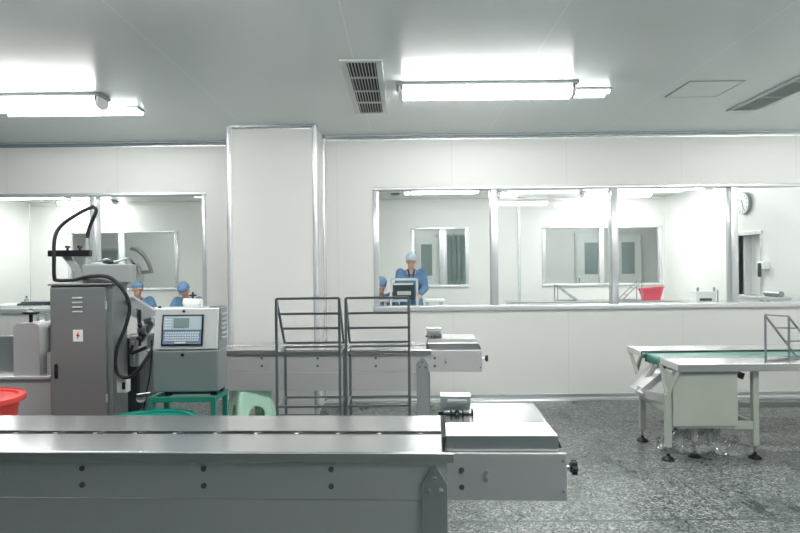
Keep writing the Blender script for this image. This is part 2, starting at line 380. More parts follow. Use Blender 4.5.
# far wall: doors, blinds, inner wall windows seen through the rear windows
def fx(x, y=255): return px(x, y, DB).x
def far_door(n, xa, xb, wa, wb):
    r = empty('door_%d' % n, ((fx(xa)+fx(xb))/2, DB, 0), kind='structure')
    x0, x1 = fx(xa), fx(xb)
    MB().box(x0, x1, DB-.05, DB-.001, 0.0, 2.32, .006).build('door_leaf', 'white', r)
    f = MB(); f.box(x0-.05, x0, DB-.07, DB-.001, 0, 2.37); f.box(x1, x1+.05, DB-.07, DB-.001, 0, 2.37); f.box(x0-.05, x1+.05, DB-.07, DB-.001, 2.32, 2.38)
    f.build('door_frame', 'alu', r)
    MB().box(fx(wa), fx(wb), DB-.06, DB-.052, 1.22, 2.1, .004).build('door_window', 'curtain', r)
    MB().box(x0+.05, x0+.08, DB-.09, DB-.052, 1.0, 1.15, .004).build('door_handle', 'chrome', r)
far_door(1, 576, 599, 584, 597.5); far_door(2, 615, 640, 621, 634)
far_door(3, 418, 436, 421, 432)
def blind(x0, x1, z0, z1):
    b = MB(); n = max(3, int((x1-x0)/.11)); 
    for i in range(n):
        xa = x0+(x1-x0)*i/n; b.box(xa, xa+(x1-x0)/n*.86, DB-.09-.012*(i % 2), DB-.07-.012*(i % 2), z0, z1, .003)
    b.box(x0-.03, x1+.03, DB-.12, DB-.05, z1, z1+.06, .005)
    return recentre(b.build('vertical_blind', 'curtain'))
tag(blind(fx(447), fx(466), .9, 2.3), 'grey-green vertical blind behind the rear window right of the standing worker', 'blind')
b = MB().box(fx(100), fx(120), DB-.05, DB-.002, 1.52, 2.08, .01); r = empty('notice_board', ((fx(100)+fx(120))/2, DB, 1.5), 'small grey-green wall board seen through the left rear window', 'notice board')
b.build('board_frame', 'lightgrey', r); MB().box(fx(102), fx(118), DB-.056, DB-.051, 1.58, 2.02).build('board_panel', 'curtain', r)
# ------------------------------------------------------------------ lamps
def fixture(name, x0, x1, y, label, group, zb=CEIL, wid=.17, h=.10, m='lamp'):
    r = empty(name, ((x0+x1)/2, y, zb), label, 'ceiling lamp', group)
    MB().box(x0-.03, x1+.03, y-wid/2-.015, y+wid/2+.015, zb-.028, zb, .008).build('housing', 'midgrey', r)
    pr = [(y-wid/2, zb-.028), (y-wid/2-.004, zb-.06), (y-wid/2+.02, zb-h), (y-wid/4, zb-h-.012), (y+wid/4, zb-h-.012), (y+wid/2-.02, zb-h), (y+wid/2+.004, zb-.06), (y+wid/2, zb-.028)]
    MB().prism(pr, 'x', x0+.02, x1-.02).build('diffuser', m, r, smooth=True)
    for xe, s in ((x0, 1), (x1, -1)):
        e = MB(); q = [(a, b_) for a, b_ in pr]; e.prism([(y+(a-y)*1.04, zb-(zb-b_)*1.03) for a, b_ in pr], 'x', xe-.01*s, xe+.022*s); e.build('end_cap', 'white', r)
        MB().bar((xe+.012*s, y-wid/2-.006, zb-.02), (xe+.012*s, y-wid/2-.006, zb-.06), .012, .006).build('clip', 'dark', r)
    return r
def batten(x0, x1, y, label, group, zb=CEIL, sep=.20):
    r = empty('twin_tube_lamp', ((x0+x1)/2, y, zb), label, 'ceiling lamp', group)
    MB().box(x0, x1, y-sep/2-.02, y+sep/2+.02, zb-.018, zb, .004).build('housing', 'lightgrey', r)
    for s in (-1, 1): MB().cyl((x0+.02, y+s*sep/2, zb-.030), (x1-.02, y+s*sep/2, zb-.030), .012, n=12).build('tube', 'tube', r, smooth=True)
    return r
G1 = 'box lamps on the front room ceiling'
fixture('ceiling_lamp', px(400, 90, 4.95).x, px(573, 90, 4.95).x, 4.97, 'bright box lamp on the ceiling in the middle, between the vent and the hatch', G1)
fixture('ceiling_lamp', -3.97, px(101, 100, 5.15).x, 5.17, 'bright box lamp at the upper left of the ceiling', G1)
batten(.45, px(610, 92, 5.15).x, 5.175, 'slim twin-tube lamp just behind the middle box lamp', 'slim twin-tube lamps', sep=.135)
batten(-3.63, px(141, 113, 5.6).x, 5.62, 'slim twin-tube lamp just behind the left box lamp', 'slim twin-tube lamps', sep=.13)
GB = 'added fill lamps outside the view'
for X0, Y in ((0.0, 2.1), (-2.0, 2.5), (1.95, 2.1), (3.9, 4.97), (3.9, 2.1), (-3.97, 2.5), (3.5, -0.6), (1.9, -0.2)):  # unseen lamps added as fill and for the reflections in the steel
    fixture('ceiling_lamp', X0, X0+1.36, Y, 'added box lamp outside the view, fill light for the front room', GB)
G2 = 'lamps of the room behind the glass'
def rl(x0, x1, y, lab, d):
    fixture('ceiling_lamp', px(x0, y, d).x, px(x1, y, d).x, d, lab, G2, wid=.24, h=.08, m='lamp_rear')
rl(411, 479, 194, 'wide ceiling lamp behind the glass above the standing worker', 11.6)
rl(583, 659, 192, 'nearer of two ceiling lamps behind the third window pane mullion', 11.3)
rl(583, 650, 198, 'farther of two ceiling lamps behind the third window pane mullion', 12.6)
rl(-2, 68, 200, 'ceiling lamp behind the glass at the far left', 11.9)
rl(60, 115, 205, 'thin far ceiling lamp behind the left window mullion', 13.1)
rl(665, 702, 193, 'short ceiling lamp behind the glass near the right wall', 11.5)
rl(499, 518, 196, 'short ceiling lamp end behind the second window pane', 12.3)
for X in (-6.5, -2.6, .2, 3.4, 5.2):
    fixture('ceiling_lamp', X-.65, X+.65, 15.6, 'ceiling lamp of the farthest room behind the rear windows', 'farthest room lamps', wid=.24, h=.08, m='lamp_rear')
for X in (-6.6, -4.6, -2.8, -1.0, 1.8, 4.2):  # hidden lamps added to brighten the room behind the glass
    fixture('ceiling_lamp', X-.65, X+.65, 8.4, 'added lamp hidden above the window line, fill light for the room behind the glass', 'added hidden lamps of the room behind the glass', wid=.24, h=.08, m='lamp_rear')
# ------------------------------------------------------------------ vents and hatch
def vent(x0, x1, y0, y1, label, group, mods=4, nsl=9):
    r = empty('ceiling_vent', ((x0+x1)/2, (y0+y1)/2, CEIL), label, 'vent', group)
    fw = .045; z1 = CEIL; z0 = CEIL-.014
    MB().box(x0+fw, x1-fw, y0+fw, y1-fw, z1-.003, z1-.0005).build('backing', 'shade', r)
    f = MB(); f.box(x0, x1, y0, y0+fw, z0, z1, .003); f.box(x0, x1, y1-fw, y1, z0, z1, .003); f.box(x0, x0+fw, y0+fw, y1-fw, z0, z1, .003); f.box(x1-fw, x1, y0+fw, y1-fw, z0, z1, .003)
    f.build('frame', 'ventfr', r)
    s = MB(); 
    for i in range(nsl):
        xa = x0+fw+(x1-x0-2*fw)*(i+.5)/nsl; s.box(xa-.0022, xa+.0022, y0+fw, y1-fw, z0+.001, z1-.003)
    s.build('slats', 'ventfr', r)
    c = MB()
    for k in range(1, mods):
        ya = y0+fw+(y1-y0-2*fw)*k/mods; c.box(x0+fw, x1-fw, ya-.010, ya+.010, z0, z1-.003)
    c.build('crossbars', 'ventfr', r)
GV = 'long ceiling vents'
vent(-.44, -.14, 4.33, 5.86, 'long narrow slatted vent in the ceiling left of the middle lamp', GV)
vent(3.08, 3.38, 4.0, 5.9, 'long narrow slatted vent in the ceiling at the far right', GV)
vent(px(389, 193, 12.2).x, px(401.5, 193, 12.2).x, 12.1, 12.55, 'small ceiling vent behind the glass left of the standing worker lamp', 'small vents behind the glass', 1, 5)
vent(px(564, 191, 11.6).x, px(575, 191, 11.6).x, 11.0, 11.6, 'small ceiling vent behind the glass left of the paired lamps', 'small vents behind the glass', 1, 5)
c = MB(); hx0, hx1, hy0, hy1 = 2.29, 2.74, 4.94, 5.41
for a in ((hx0, hx1, hy0, hy0+.012), (hx0, hx1, hy1-.012, hy1), (hx0, hx0+.012, hy0, hy1), (hx1-.012, hx1, hy0, hy1)): c.box(*a, CEIL-.004, CEIL-.0005)
r = empty('ceiling_hatch', ((hx0+hx1)/2, (hy0+hy1)/2, CEIL), 'square access hatch flush in the ceiling right of the middle lamp', 'hatch')
c.build('rim', 'midgrey', r); MB().box(hx0+.012, hx1-.012, hy0+.012, hy1-.012, CEIL-.003, CEIL-.0005).build('panel', 'ceiling', r)
# ------------------------------------------------------------------ belt conveyors
def conveyor(loc, rz, L, label, group=None, leg2=-1.9):
    r = empty('belt_conveyor', loc, label, 'conveyor', group, rz=rz, local=True)
    WD = .57; zt = .80
    MB().box(-L, .148, 0.004, .250, zt-.012, zt, .002).build('top_sheet', 'steel', r)
    MB().box(-L, .148, .305, WD, zt-.012, zt, .002).build('top_sheet', 'steel', r)
    MB().prism([(0, zt), (0.004, zt+.001), (.004, zt-.001), (.006, .763), (-.004, .763), (-.004, zt-.004)], 'x', -L, .178).build('front_lip', 'steel', r)
    MB().box(-L, .15, WD-.002, WD+.004, .763, zt).build('rear_lip', 'steel', r)
    MB().box(-L, .14, .245, .31, .715, .722).build('slot_channel', 'dark', r)
    k = 0; x = .05
    while x > -L+.05:
        q = MB(); q.cyl((x, .278, .722), (x, .278, .792), .0065, n=12); q.cyl((x, .278, .786), (x, .278, .797), .009, n=6); q.build('spacer_bolt', 'white', r); x -= .175
    for y0, y1 in ((.03, .045), (WD-.045, WD-.03)):
        s = MB(); s.box(-L, .155, y0, y1, .612, .788, .002); s.box(.150, .603, y0-.003, y1, .612, .790, .003); s.build('side_panel', 'steel_side', r)
        MB().box(-L, .06, y0+.006, y1+.006 if y0 < .3 else y1, .45, .608, .002).build('lower_panel', 'steel_side', r)
    MB().box(.583, .600, .045, WD-.045, .62, .745, .003).build('end_plate', 'steel_side', r)
    for lx in (.056, leg2):
        for y0, y1, s in ((.016, .029, 0), (WD-.029, WD-.016, 1)):
            q = MB(); q.prism([(lx, .0), (lx+.098, .0), (lx+.098, .675), (lx+.062, .735), (lx+.036, .735), (lx, .675)], 'y', y0, y1)
            if s == 0: q.box(lx, lx+.006, .029, .09, 0, .6); q.box(lx+.092, lx+.098, .029, .09, 0, .6)
            lg = q.build('leg', 'leg_steel', r, bevel=.0015)
            if s == 0 and lx > 0:
                for bx, bz in ((lx+.049, .70), (lx+.025, .655), (lx+.073, .655)):
                    b = MB(); b.cyl((bx, .016, bz), (bx, .010, bz), .011, n=6); b.cyl((bx, .010, bz), (bx, .006, bz), .007, .004, n=12); b.build('bolt', 'chrome', lg)
    for bx in (-1.262, -.782, -.288, .208):
        if bx < -L: continue
        for bz in (.727, .662):
            b = MB(); b.cyl((bx, .030, bz), (bx, .024, bz), .0105, n=14); b.box(bx-.007, bx+.007, .0225, .0245, bz-.0015, bz+.0015); b.build('bolt', 'bolt', r)
    for bx, bz in ((.30, .718), (.30, .693)):
        MB().cyl((bx, .028, bz), (bx, .018, bz), .008, n=8).build('bolt', 'chrome', r)
    for bz in (.765, .65): MB().cyl((.588, .028, bz), (.588, .020, bz), .006, n=8).build('bolt', 'chrome', r)
    # sheet cover over the drive end: vertical face, shallow front slope, flat top, sloping right end
    c = MB()
    prof = [(.055, .784), (.055, .848), (.062, .853), (.150, .874), (.51, .874), (.53, .85), (.53, .784)]
    x0 = .150
    A = [c.bm.verts.new((x0, a, z)) for a, z in prof]
    def xe(a, z): return .575 - (0 if z < .86 else .008)
    B = [c.bm.verts.new((.578 if z < .852 else (.576 if z < .86 else .553), a, z)) for a, z in prof]
    n = len(prof)
    f = [c.bm.faces.new(A), c.bm.faces.new(B[::-1])]+[c.bm.faces.new((A[k], B[k], B[(k+1) % n], A[(k+1) % n])) for k in range(n)]
    bmesh.ops.recalc_face_normals(c.bm, faces=f)
    c.build('drive_cover', 'steel', r, bevel=.003)
    MB().prism([(.579, .79), (.600, .79), (.582, .83), (.579, .83)], 'y', .10, .44).build('end_guard', 'dark', r)
    kb = MB(); kb.cyl((.600, .10, .715), (.631, .10, .715), .009, n=14); sh = kb.build('shaft', 'chrome', r, smooth=True)
    kb = MB(); kb.cyl((.628, .10, .715), (.635, .10, .715), .018, .018, n=20)
    kb.cyl((.635, .10, .715), (.655, .10, .715), .022, .020, n=20)
    for q in range(6):
        a = q*math.pi/3; kb.cyl((.635, .10+.020*math.cos(a), .715+.020*math.sin(a)), (.655, .10+.020*math.cos(a), .715+.020*math.sin(a)), .0085, n=10)
    kb.build('knob', 'black', sh, smooth=True)
    # sensor bracket on the cover
    b = MB(); b.box(.135, .262, .345, .352, .875, .955, .002); b.prism([(.352, .955), (.300, .948), (.300, .944), (.352, .951)], 'x', .135, .262)
    b.box(.135, .262, .298, .303, .905, .948, .001)
    sb = b.build('sensor_bracket', 'alu', r)
    MB().box(.165, .245, .288, .298, .922, .934, .002).build('sensor_window', 'lightgrey', sb)
    b = MB(); b.box(.125, .145, .27, .285, .875, .888); b.box(.262, .270, .26, .30, .876, .898); b.box(.13, .270, .278, .286, .875, .879)
    for xx in (.178, .226): b.box(xx-.003, xx+.003, .24, .30, .876, .893)
    b.cyl((.202, .245, .876), (.202, .245, .880), .009, n=12); b.cyl((.202, .26, .886), (.202, .285, .886), .009, n=12)
    b.build('clamp', 'black', sb)
    q = MB(); q.cyl((.202, .25, .886), (.202, .26, .886), .006, n=12); q.build('clamp_screw', 'chrome', sb)
    q = MB(); q.box(.136, .148, .05, .53, .80, .845, .002); q.build('cover_edge', 'dark', r)
    return r
conveyor((0, 2.325, 0), math.radians(-2.6), 2.7, 'large brushed steel belt conveyor running across the whole foreground', 'steel belt conveyors', -2.2)
conveyor((.04, 5.17, 0), math.radians(-3.6), 2.9, 'steel belt conveyor standing behind the two tube racks, near the column', 'steel belt conveyors', -2.5)
# ------------------------------------------------------------------ tube racks between the conveyors
def rack(xf0, xf1, d0, d1, name='steel_tube_rack'):
    zt = H-(298.5-2+1-CY)*d0/F; zs = H-(342.5-1-CY)*d1/F
    r = empty(name, ((xf0+xf1)/2, (d0+d1)/2, 0)); w = .017
    for x in (xf0, xf1):
        MB().bar((x, d0, 0), (x, d0, zt), w, bev=.002).build('front_post', 'steel_tube', r)
        MB().bar((x, d1, 0), (x, d1, zs-.02), w, bev=.002).build('rear_post', 'steel_tube', r)
        MB().bar((x, d0+.01, zt-.01), (x, d1-.02, zs), w*.9, bev=.002).build('sloped_side', 'steel_tube', r)
        MB().bar((x, d0, zs-.03), (x, d1, zs-.03), w*.9).build('side_rail', 'steel_tube', r)
        MB().bar((x, d0, .60), (x, d1, .60), w*.9).build('side_rail', 'steel_tube', r)
    s = MB()
    for t in (0, .33, .66, 1):
        y = d0+.005+(d1-.02-d0)*t; z = zt+(zs-zt)*t
        MB().bar((xf0, y, z), (xf1, y, z), w*.9, bev=.002).build('shelf_rail', 'steel_tube', r)
    for y, z in ((d0, .60), (d1, .60), (d0, .50), (d1, zs-.03), (d0, zs-.03)):
        MB().bar((xf0, y, z), (xf1, y, z), w*.85, bev=.002).build('cross_rail', 'steel_tube', r)
    return r
da, db = 4.0, 4.29
r1 = rack(px(276.5, 330, da).x, px(339.5, 330, da).x, da, db)
tag(r1, 'left grey steel tube rack with a sloped shelf, between the two conveyors', 'rack', 'tube racks between the conveyors')
r2 = copy_tree(r1); r2.location.x += px(409-63, 330, da).x - px(276.5, 330, da).x
tag(r2, 'right grey steel tube rack with a sloped shelf, below the standing worker', 'rack')
# ------------------------------------------------------------------ sorting table on the right
tb = empty('belt_sorting_table', (3.4, 5.1, 0), 'cream framed steel sorting table with a green belt at the right', 'table')
TX0 = 2.05; TX1 = 5.5; TZ = .74; Y0 = 4.65; Y1 = 5.72
q = MB(); q.box(TX0, TX1, Y0, Y0+.33, TZ-.012, TZ, .002); q.box(TX0, TX1, Y0-.002, Y0+.006, TZ-.058, TZ, .003); q.box(TX0, TX1, Y0+.325, Y0+.33, TZ-.04, TZ+.006)
q.build('front_worktop', 'steel', tb)
q = MB(); q.box(TX0, TX1, 5.38, Y1, TZ-.012, TZ, .002); q.box(TX0, TX1, Y1-.008, Y1, TZ-.058, TZ, .003); q.box(TX0-.002, TX0+.006, 5.38, Y1, TZ-.05, TZ, .002); q.box(TX0, TX1, 5.38, 5.39, TZ-.06, TZ+.002)
q.build('rear_worktop', 'steel', tb)
MB().box(TX0-.002, TX0+.005, Y0, Y0+.33, TZ-.05, TZ).build('worktop_edge', 'steel', tb)
q = MB(); q.box(TX0+.08, TX1, 5.0, 5.36, TZ-.025, TZ-.015); q.build('belt', 'belt', tb)
q = MB(); q.cyl((TX0+.08, 4.99, TZ-.06), (TX0+.08, 5.37, TZ-.06), .045, n=24); rl_ = q.build('belt_roller', 'green', tb, smooth=True)
q = MB(); q.cyl((TX0+.08, 4.975, TZ-.06), (TX0+.08, 4.99, TZ-.06), .02, n=12); q.cyl((TX0+.08, 5.37, TZ-.06), (TX0+.08, 5.40, TZ-.06), .02, n=12); q.build('roller_axle', 'dark', rl_)
MB().box(TX0+.03, TX0+.10, 5.36, 5.378, TZ-.09, TZ-.03, .003).build('bearing', 'black', tb)
def tleg(x, y, z1, w=.045, zf=.10):
    l = MB().box(x-w/2, x+w/2, y-w/2, y+w/2, zf, z1, .004).build('leg', 'cream', tb)
    MB().cyl((x, y, .02), (x, y, zf+.01), .010, n=10).build('foot_stem', 'steel_tube', l)
    MB().lathe([(.048, .0), (.048, .01), (.034, .022), (.014, .034), (.013, .05)], (x, y, 0), 20).build('foot', 'black', l, smooth=True)
LX = 2.0
tleg(LX, 4.73, .50); tleg(LX, 5.24, .50); tleg(2.675, 4.75, .69); tleg(2.675, 5.45, .69); tleg(2.235, 4.80, .30, .035, .12); tleg(2.37, 5.45, .24, .04)
for x in (4.0, 5.3):
    for y in (4.75, 5.5): tleg(x, y, .69)
def strut(p, q_, w=.026): MB().bar(p, q_, w, w, bev=.002).build('strut', 'cream', tb)
strut((LX, 4.73, .47), (TX0+.012, 4.665, .69)); strut((LX, 4.73, .47), (TX0+.012, 5.0, .69))
strut((LX, 5.24, .47), (TX0+.012, 5.10, .66)); strut((LX, 5.24, .46), (TX0+.012, 5.68, .69)); strut((TX0+.012, 5.52, .55), (TX0+.012, 5.42, .69))
q = MB(); q.box(LX-.015, LX+.015, 4.75, 5.22, .36, .395, .003); q.build('side_rail', 'cream', tb)
q = MB(); q.box(2.50, 2.66, 4.735, 4.765, .225, .285, .003); q.build('lower_rail', 'cream', tb)
q = MB(); q.box(2.255, 5.4, 5.44, 5.46, .225, .275, .003); q.build('lower_rail', 'cream', tb)
q = MB(); q.box(2.66, 2.69, 4.77, 5.43, .225, .275, .003); q.build('lower_rail', 'cream', tb)
q = MB(); q.bar((2.50, 4.90, .665), (2.67, 4.90, .60), .03, .05); q.build('brace', 'dark', tb)
mbx = empty('dummy', (0, 0, 0)); bpy.data.objects.remove(mbx)
bx = MB().box(2.025, 2.515, 4.69, 4.84, .262, .675, .006).build('motor_cabinet', 'cream', tb)
MB().box(2.02, 2.52, 4.684, 4.69, .66, .685).build('cabinet_seam', 'midgrey', bx)
q = MB(); q.box(2.06, 2.5, 4.70, 4.83, .245, .262); q.build('cabinet_base', 'midgrey', bx)
# chute under the roller
q = MB()
P = [(1.93, 5.30, .52), (1.93, 4.98, .50), (2.10, 4.98, .65), (2.10, 5.30, .66)]
q.bar((1.90, 5.12, .455), (2.12, 5.12, .635), .30, .004, up=(0, 0, 1)); 
q.bar((1.90, 4.97, .47), (2.12, 4.97, .65), .004, .05); q.bar((1.90, 5.27, .47), (2.12, 5.27, .65), .004, .05)
q.build('chute', 'steel_side', tb)
q = MB(); q.bar((1.90, 4.9, .47), (2.12, 4.80, .41), .004, .06); q.bar((1.90, 5.1, .47), (2.1, 4.95, .36), .004, .06); q.build('chute_bracket', 'steel_side', tb)
# leaning rack on the table
rk = empty('tabletop_rack', (2.8, 4.8, TZ), 'small steel tube rack with sloped sides standing on the green belt table', 'rack')
A0 = Vector((px(765.5, 340, 4.72).x, 4.72, TZ)); B0 = Vector((px(789, 340, 4.80).x, 4.80, TZ)); hh = .355
SV = Vector((.36, .20, 0))
for p, h2 in ((A0, hh), (B0, hh-.02)):
    MB().bar(p, p+Vector((0, 0, h2)), .012).build('post', 'steel_tube', rk)
    MB().bar(p+Vector((0, 0, h2)), p+SV+Vector((0, 0, .01)), .011).build('sloped_side', 'steel_tube', rk)
    MB().bar(p+Vector((0, 0, .008)), p+SV+Vector((0, 0, .008)), .010).build('base_rail', 'steel_tube', rk)
for t, a in ((0, 0), (.3, 1), (.62, 1), (.98, 1)):
    h0 = Vector((0, 0, hh))*(1-t)+SV*t+Vector((0, 0, .005)); h1 = Vector((0, 0, hh-.02))*(1-t)+SV*t+Vector((0, 0, .005))
    MB().bar(A0+h0, B0+h1, .011).build('cross_rail', 'steel_tube', rk)
MB().bar(A0+Vector((0, 0, .008)), B0+Vector((0, 0, .008)), .01).build('cross_rail', 'steel_tube', rk)
# crumpled clear film on the floor
def film(name, c, rx_, ry_, h, seed, label):
    bm = bmesh.new(); bmesh.ops.create_grid(bm, x_segments=90, y_segments=60, size=1)
    for v in bm.verts:
        p = v.co.copy(); rad = p.length; sv = Vector((seed, 1.7*seed, 0))
        rg = 1-abs(noise.noise(p*2.3+sv))*2.2; rg2 = 1-abs(noise.noise(p*5.5-sv))*2.4; r3 = noise.noise(p*13+sv)
        edge = max(0, 1-rad**2*(.8+.35*noise.noise(p*2+sv)))
        z = h*edge*(.25+.5*max(0, rg)+.3*max(0, rg2)+.12*r3)+.003
        k = .92+.25*noise.noise(p*1.4+sv*2)
        if rad > 1: p = p/rad*(1+.06*(rad-1))
        v.co = Vector((c[0]+p.x*rx_*k+.02*noise.noise(p*9+sv), c[1]+p.y*ry_*k+.02*noise.noise(p*9-sv), max(.002, z)))
    me = bpy.data.meshes.new(name); bm.to_mesh(me); bm.free(); o = bpy.data.objects.new(name, me); COL.objects.link(o); me.materials.append(M['film'])
    OFF[o] = Vector(); recentre(o); tag(o, label, 'plastic film'); return o
film('plastic_film', (2.38, 5.0, 0), .38, .24, .20, 3.0, 'crumpled clear plastic film on the floor under the cream motor cabinet')
# ------------------------------------------------------------------ left machine: control cabinet
DC = 3.9
def P(x, y, d=DC): return px(x, y, d)
x0 = P(50, 350).x; x1 = P(111.5, 350).x; zt = P(80, 285.5).z
cb = empty('control_cabinet', ((x0+x1)/2, DC+.2, 0), 'tall grey steel control cabinet with a lightning warning sticker', 'cabinet')
MB().box(x0, x1+.005, DC+.012, DC+.22, 0.08, zt, .006).build('body', 'steel_cab', cb)
MB().box(x0+.02, x1-.02, DC+.03, DC+.2, 0, .08).build('plinth', 'dark', cb)
q = MB(); q.box(x0+.006, x1-.032, DC-.006, DC+.012, .14, zt-.012, .003); dr = q.build('door', 'steel_cab', cb)
q = MB()
for k in range(4):
    z = P(78, 298+k*4.6).z; xx = P(73, 300).x
    q.prism([(DC-.006, z+.006), (DC-.013, z-.002), (DC-.006, z-.004)], 'x', xx, xx+.062)
q.build('louvre', 'lightgrey', dr)
c0 = P(78.5, 335.5); q = MB().box(c0.x-.031, c0.x+.031, DC-.0075, DC-.006, c0.z-.037, c0.z+.037, .001); st = q.build('warning_sticker', 'white', dr)
q = MB(); q.prism([(c0.x+.006, c0.z+.026), (c0.x-.012, c0.z-.002), (c0.x-.001, c0.z-.002), (c0.x-.006, c0.z-.026), (c0.x+.013, c0.z+.005), (c0.x+.002, c0.z+.005)], 'y', DC-.0088, DC-.0075); q.build('lightning_symbol', 'redink', st)
c0 = P(57, 371); q = MB(); q.box(c0.x-.010, c0.x+.010, DC-.014, DC-.006, c0.z-.045, c0.z+.045, .003); q.box(c0.x-.005, c0.x+.005, DC-.024, DC-.014, c0.z-.03, c0.z+.01, .003); q.build('latch', 'black', dr)
for yy in (305, 398):
    c0 = P(108, yy); MB().cyl((x1-.030, DC-.004, c0.z-.025), (x1-.030, DC-.004, c0.z+.025), .007, n=10).build('hinge', 'lightgrey', cb)
MB().box(x0-.006, x1+.012, DC-.012, DC+.23, zt, zt+.014, .004).build('top_plate', 'steel_cab', cb)
# bracket head on the cabinet: clamp bar with knobs, slanted arm, box with a curved handle
hd = empty('labelling_head', (P(110, 280).x, DC+.15, zt+.014), 'grey labelling head with a curved handle on top of the control cabinet', 'machine')
dy = DC+.14
def Q(x, y, dd=dy): return px(x, y, dd)
bxx = MB().box(Q(90, 270).x, Q(139, 270).x, DC+.04, DC+.22, zt+.014, Q(110, 264.5).z, .006).build('gear_box', 'headgrey', hd)
q = MB(); q.prism([(Q(130, 264).x, Q(130, 264.5).z), (Q(130, 264).x, Q(130, 256).z), (Q(133.5, 264).x, Q(133, 256).z), (Q(142, 268).x, Q(142, 273).z), (Q(139, 264).x, Q(139, 280).z), (Q(139, 264).x, Q(139, 264.5).z)], 'y', DC+.10, DC+.14); q.build('side_bracket', 'headgrey', bxx)
hp = [Q(131, 248), Q(137, 249.5), Q(143.5, 255), Q(148.5, 263), Q(151.5, 271.5)]
q = MB(); q.tube(hp, .014, 10); q.bar(Q(152.5, 271.5), Q(138, 272.5), .022, .022, bev=.003); q.build('curved_handle', 'handlegrey', hd, smooth=True)
q = MB(); q.tube([Q(96, 263.5), Q(107, 259), Q(113, 262), Q(131, 257)], .007, 8, 3); q.build('linkage_rod', 'lightgrey', hd, smooth=True)
q = MB(); q.ball(Q(110, 262), .022, (1.3, 1, .6)); q.ball(Q(105, 263), .016); q.build('linkage_joint', 'dark', hd, smooth=True)
q = MB(); q.lathe([(.055, 0), (.055, .006), (.03, .012), (.02, .014)], (Q(99, 264).x, dy, Q(99, 264.5).z), 20); q.build('cap_plate', 'lightgrey', hd, smooth=True)
q = MB(); q.bar(Q(63.5, 252, DC+.08), Q(84, 279, DC+.08), .012, .045, up=(1, 0, .7)); q.bar(Q(87, 262, DC+.18), Q(96, 272, DC+.18), .012, .035, up=(1, 0, .8)); q.build('slanted_arm', 'lightgrey', hd)
q = MB(); q.bar(Q(49, 253.5, DC+.06), Q(91, 253.2, DC+.06), .04, .040, bev=.004); cl = q.build('clamp_bar', 'black', hd)
for xk in (67.5, 79.8):
    c0 = Q(xk, 248.5, DC+.06); q = MB(); q.cyl(c0-Vector((0, 0, .02)), c0+Vector((0, 0, .012)), .007, n=10); q.cyl(c0+Vector((0, 0, .004)), c0+Vector((0, 0, .018)), .017, .014, n=16); q.build('clamp_knob', 'black', cl, smooth=True)
q = MB(); a = Q(87, 236, DC+.06); b_ = Q(87, 274, DC+.06); q.cyl(a, b_, .011, n=12); q.build('support_tube', 'lightgrey', hd, smooth=True)
# long black hose
dh = DC+.03
hs = [(87, 238, dh+.03), (90, 226, dh+.03), (96, 212, dh+.03), (94.5, 207.8, dh+.03), (91, 207.5, dh+.03), (76, 215, dh+.01), (60, 227, dh-.01), (54.5, 240, dh-.03), (54, 262, dh-.04), (54.3, 277, dh-.03), (57, 280.3, dh-.02), (72, 280, dh), (92, 276.3, dh-.02), (108, 277, dh-.03), (119, 285, dh-.03), (127, 297, dh), (129.5, 310, dh+.02), (125.5, 327, dh+.02), (117.5, 347, dh+.01), (115.5, 364, dh), (119, 375, dh), (129.5, 377, dh), (140, 368, dh), (152, 350, dh+.04)]
q = MB(); q.tube([px(a, b_, c_) for a, b_, c_ in hs], .0115, 12, 5); ho = recentre(q.build('cable_hose', 'rubber', None, smooth=True))
tag(ho, 'thick black cable hose looping over and down the right side of the grey control cabinet', 'hose')
# machinery between cabinet and printer
mm = empty('feeder_unit', (P(132, 380).x, 4.3, 0), 'dark feeder machine between the grey control cabinet and the printer', 'machine')
q = MB(); q.box(px(112, 340, 4.28).x, px(138, 340, 4.28).x, 4.28, 4.6, 0, px(130, 338, 4.28).z, .01); q.build('body', 'dark', mm)
q = MB(); q.box(px(129, 340, 4.1).x, px(139, 340, 4.1).x, 4.1, 4.24, px(130, 367, 4.1).z, px(130, 336, 4.1).z, .01); q.box(px(131, 340, 4.08).x, px(134, 340, 4.08).x, 4.08, 4.1, px(130, 362, 4.1).z, px(130, 341, 4.1).z, .004); q.build('gear_case', 'midgrey', mm)
q = MB(); q.box(px(137, 350, 4.3).x, px(157, 350, 4.3).x, 4.3, 4.55, .3, px(140, 350, 4.3).z, .01); q.build('side_case', 'steel_dark', mm)
q = MB(); q.bar(px(128.5, 301, 4.14), px(132, 300.5, 4.14), .05, .045); q.bar(px(131, 300, 4.1), px(154, 314, 4.1), .05, .055, up=(0, 0, 1)); q.build('upper_arm', 'lightgrey', mm, bevel=.003)
q = MB(); q.bar(px(128.5, 312, 4.14), px(132, 311, 4.14), .05, .045); q.bar(px(132, 311, 4.1), px(154, 321, 4.1), .05, .05); q.build('lower_arm', 'lightgrey', mm, bevel=.003)
q = MB(); q.bar(px(138, 309, 4.05), px(140, 338, 4.05), .014); q.bar(px(141, 341, 4.06), px(153, 322, 4.06), .03, .03); q.cyl(px(139, 330, 4.04), px(147, 330, 4.04), .03, n=14); q.cyl(px(145, 322, 4.05), px(153, 320, 4.05), .02, n=12); q.build('roller_bracket', 'steel_tube', mm)
q = MB(); q.cyl(px(140, 310, 4.02), px(140, 346, 4.02), .008, n=8); q.ball(px(140, 325, 4.02), .016); q.ball(px(139, 338, 4.02), .02, (1, 1, .6)); q.build('adjuster', 'black', mm, smooth=True)
